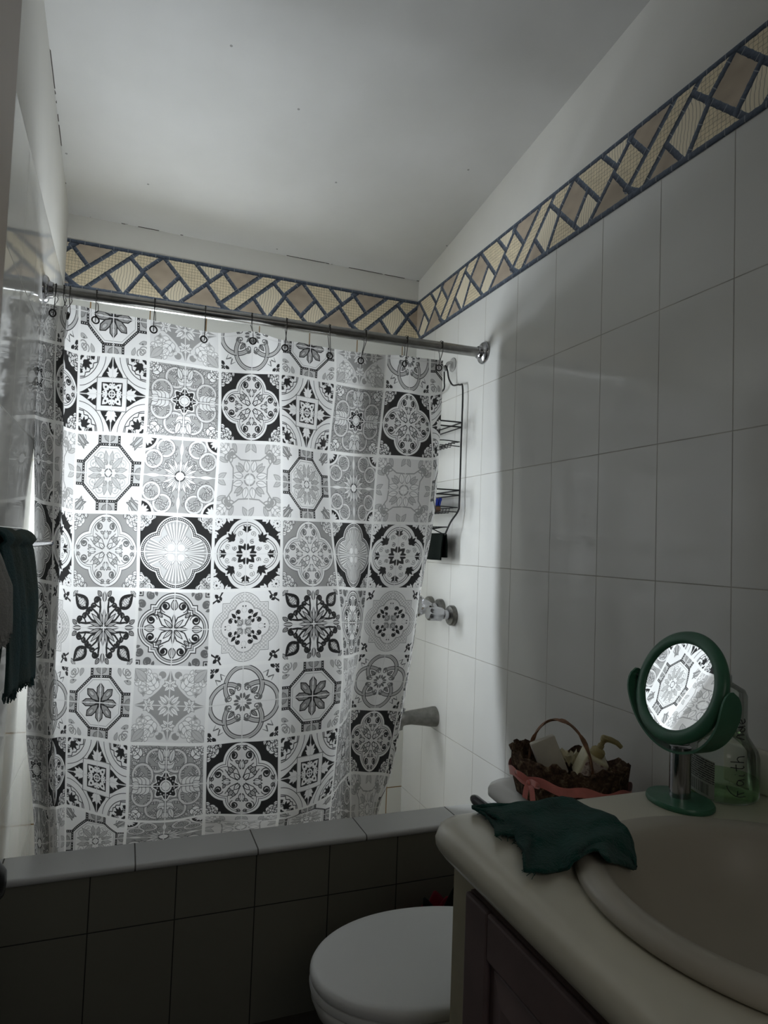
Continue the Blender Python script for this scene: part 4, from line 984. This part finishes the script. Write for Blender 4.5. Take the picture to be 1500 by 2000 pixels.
bow([K(.003,0,0),K(.012,.012,.010),K(.018,.028,.014),K(.010,.030,.010),K(.004,.004,.001)], .006)
bow([K(.003,0,0),K(.012,-.014,.006),K(.018,-.030,.006),K(.010,-.030,.002),K(.004,-.004,-.001)], .006)
bow([K(.004,0,0),K(.010,.004,-.014),K(.010,.008,-.036)], .0065); bow([K(.004,0,0),K(.010,-.012,-.010),K(.012,-.018,-.034)], .0065)
lathe(b, [(0,-.006),(.005,-.004),(.0065,0),(.005,.004),(0,.006)], 12, axis_m(K(.005,0,0), sd), cap=False); obj('bow', b, M_ribbon, rib, sharp=60)
# pump bottle leaning in the basket
PB = KC+Vector((-.006,-.040,.062)); Mp = Matrix.Translation(PB) @ Matrix.Rotation(math.radians(24), 4, Vector((1,.25,0))) @ Matrix.Rotation(math.radians(32), 4, 'Z')
pb = thing('pump_bottle', 'cream square pump bottle with floral print lying tilted in the bark basket', 'pump bottle', PB)
def moved(b, M): bmesh.ops.transform(b, matrix=M, verts=b.verts); return b
b = B(); box(b, -.030,.030,-.027,.027,0,.062,.006,3); obj('body', moved(b, Mp), M_cream2, pb)
b = B(); box(b, -.0312,-.0303,-.022,.022,.004,.056); obj('floral_label', moved(b, Mp), M_floral, pb, smooth=False)
b = B(); lathe(b, [(.014,.0),(.0155,.003),(.0155,.012),(.012,.016),(.007,.018),(.007,.026)], 24, Mp @ Matrix.Translation((0,0,.062))); obj('collar', b, M_pump, pb)
b = B(); lathe(b, [(.005,.024),(.0055,.034),(.008,.037),(.0085,.044),(.006,.046)], 20, Mp @ Matrix.Translation((0,0,.062)))
tube(b, [Mp @ Vector(p) for p in ((0,.004,.103),(.003,-.014,.106),(.006,-.030,.105),(.007,-.042,.100))], [.0075,.0065,.0055,.0045], 12); obj('pump_head', b, M_pump, pb)
# card box leaning at the far end
SB_ = KC+Vector((-.002,.026,.052)); Ms = Matrix.Translation(SB_) @ Matrix.Rotation(math.radians(-20), 4, 'X') @ Matrix.Rotation(math.radians(-12), 4, 'Y') @ Matrix.Rotation(math.radians(38), 4, 'Z')
b = B(); box(b, -.010,.010,-.029,.029,0,.088,.003,2); tag(obj('soap_box', moved(b, Ms), M_soapbox, sharp=30), 'greyish white card box standing on end in the bark basket under the handle', 'box')
b = B(); rk2 = random.Random(4); c0 = KC+Vector((.030,.004,.070)); gg = []
for i in range(10):
    gg.append([b.verts.new(c0+Vector((.020*(i/9-.5)+.006*math.sin(j*1.7), .058*(j/9-.5)+.004*math.sin(i*2.1), .020+.012*math.sin(i*1.3+j*.9)+.009*math.cos(j*2.0-i)+rk2.uniform(-.002,.002)))) for j in range(10)])
for i in range(9):
    for j in range(9): b.faces.new((gg[i][j], gg[i+1][j], gg[i+1][j+1], gg[i][j+1]))
tag(obj('crumpled_paper', b, M_cream2, sharp=30, solid=.001), 'crumpled cream paper in the basket behind the pump bottle', 'paper')

SPIN = Matrix.Translation(KC) @ Matrix.Rotation(math.radians(30), 4, 'Z') @ Matrix.Translation(-KC)
bpy.context.view_layer.update()
for o in [bas, pb] + [q for q in bpy.data.objects if q.name in ('soap_box', 'crumpled_paper')]: o.matrix_world = SPIN @ o.matrix_world
# ------------------------------------------------------------------ towels on the rack at the left wall
TX = -.178; TZ = CAMZ-.022
rack = thing('towel_rack', 'chrome towel rack with two rails on the left wall', 'towel rack', (XL, 1.2, TZ))
b = B(); tube(b, [(TX, .86, TZ), (TX, 1.885, TZ)], .0062, 14); lathe(b, [(0,-.004),(.008,-.003),(.008,.006),(0,.008)], 14, axis_m((TX, 1.885, TZ), (0,1,0)), cap=False); obj('rail', b, M_chrome, rack)
b = B(); tube(b, [(-.236, .86, TZ+.030), (-.236, 1.80, TZ+.030)], .005, 12); obj('rail', b, M_chrome, rack)
b = B(); box(b, XL, XL+.012, .865, .915, TZ-.04, TZ+.05, .003); tube(b, [(XL+.008,.89,TZ),(TX,.89,TZ)], .007, 12); tube(b, [(XL+.002,.89,TZ+.030),(-.236,.89,TZ+.030)], .006, 12); obj('bracket', b, M_chrome, rack)
def hang(name, ya, yb, xf, xb, zf, zb, mat, skew=0, drop=0, lab='', flare=0, n=46, ragged=.004, crest=.010, seed=0):
    """a cloth folded over the rail: front flap at xf down to zf, back flap at xb down to zb"""
    rg = random.Random(seed); b = B(); prof = []
    for k in range(22): t = k/21; prof.append((xb+(TX-.014-xb)*t**1.2, zb+(TZ+.002-zb)*t, 'b', 1-t))
    for k in range(1, 10): a = PI*k/10; prof.append((TX-crest*math.cos(a), TZ+.003+crest*math.sin(a), 'c', 0))
    for k in range(28): t = k/27; prof.append((TX+.014+(xf-TX-.014)*min(1, t*2.2)**.7, TZ+.002+(zf-TZ)*t, 'f', t))
    rows = []
    for i in range(n):
        s = i/(n-1); row = []; fr = rg.uniform(0, ragged)
        for x, z, side, t in prof:
            y = ya+(yb-ya)*s+skew*t*(1 if side == 'f' else .4)*s+flare*t*(s-.5)
            xx = x+.006*t*math.sin(s*11+(0 if side == 'f' else 1.5))+.003*math.sin(s*23+z*20); row.append(b.verts.new((max(xx, XL+.006), y, z-(fr if t > .95 else 0)-drop*t*s+.004*math.sin(s*7)*(side == 'c'))))
        rows.append(row)
    for i in range(n-1):
        for j in range(len(prof)-1): b.faces.new((rows[i][j], rows[i+1][j], rows[i+1][j+1], rows[i][j+1]))
    o = obj(name, b, mat, sharp=180, solid=.004)
    if lab: tag(o, lab[0], lab[1])
    b2 = B()
    for i in range(n-1):
        for _ in range(3):
            p = rows[0][0]; s = (i+rg.random())/(n-1); y = ya+(yb-ya)*s+skew*s+flare*(s-.5); x = xf+.006*math.sin(s*11)
            tube(b2, [(x, y, zf-drop*s+.004), (x+rg.uniform(-.002,.002), y+rg.uniform(-.003,.003), zf-drop*s-.004), (x+rg.uniform(-.003,.003), y+rg.uniform(-.004,.006), zf-drop*s-rg.uniform(.006,.014))], .0008, 4)
    obj('hanging_fringe', b2, mat, o)['kind'] = 'stuff'; return o
hang('towel', 1.08, 1.395, -.150, -.206, .995, 1.03, M_olive, .075, .045, ('olive and teal fringed towel draped over the rack on the left wall', 'towel'), crest=.022)
hang('hand_towel', .945, 1.01, -.142, -.200, 1.095, 1.11, M_greyc, .0, 0, ('pale grey hand towel on the left wall rack, beside the teal towel', 'towel'), seed=3, crest=.012)

# ------------------------------------------------------------------ light: daylight at the tub window, dim added fill through the doorway
sc = bpy.context.scene
def area(name, loc, aim, sx, sy, power, col):
    l = bpy.data.lights.new(name, 'AREA'); l.shape = 'RECTANGLE'; l.size = sx; l.size_y = sy; l.energy = power; l.color = col
    o = bpy.data.objects.new(name, l); C.objects.link(o); o.location = loc; d = Vector(aim)-Vector(loc); o.rotation_euler = d.to_track_quat('-Z', 'Y').to_euler(); return o
area('window_daylight', ((WX0+WX1)/2, YB+.13, (WZ0+WZ1)/2+.03), ((WX0+WX1)/2+.12, YB-1, (WZ0+WZ1)/2-.08), WX1-WX0+.02, WZ1-WZ0+.02, 62, (.86,.93,1.0))
area('hall_fill', (.2, YF-.75, 1.95), (.35, 1.0, 1.0), .7, .5, 2.9, (1.0,.92,.80))  # unseen warm lamp added beyond the doorway to lift the near room
w = bpy.data.worlds.new('World'); sc.world = w; w.use_nodes = True
w.node_tree.nodes['Background'].inputs[0].default_value = (.75,.85,1,1); w.node_tree.nodes['Background'].inputs[1].default_value = .25
cam = bpy.data.cameras.new('camera'); co = bpy.data.objects.new('camera', cam); C.objects.link(co)
m = Matrix((RT, UP, -FWD)).transposed().to_4x4(); m.translation = EYE; co.matrix_world = m
cam.sensor_fit = 'VERTICAL'; cam.sensor_height = 24; cam.lens = FPX*24/2000; cam.clip_start = .01
sc.camera = co
sc.view_settings.view_transform = 'Standard'; sc.view_settings.look = 'None'; sc.view_settings.exposure = -.40; sc.view_settings.gamma = 1
sc.view_settings.use_curve_mapping = False
sc.cycles.use_denoising = True; sc.cycles.max_bounces = 14; sc.cycles.diffuse_bounces = 8; sc.cycles.transparent_max_bounces = 16; sc.cycles.sample_clamp_indirect = 6
sc.cycles.caustics_reflective = False; sc.cycles.caustics_refractive = False
bpy.context.view_layer.update()
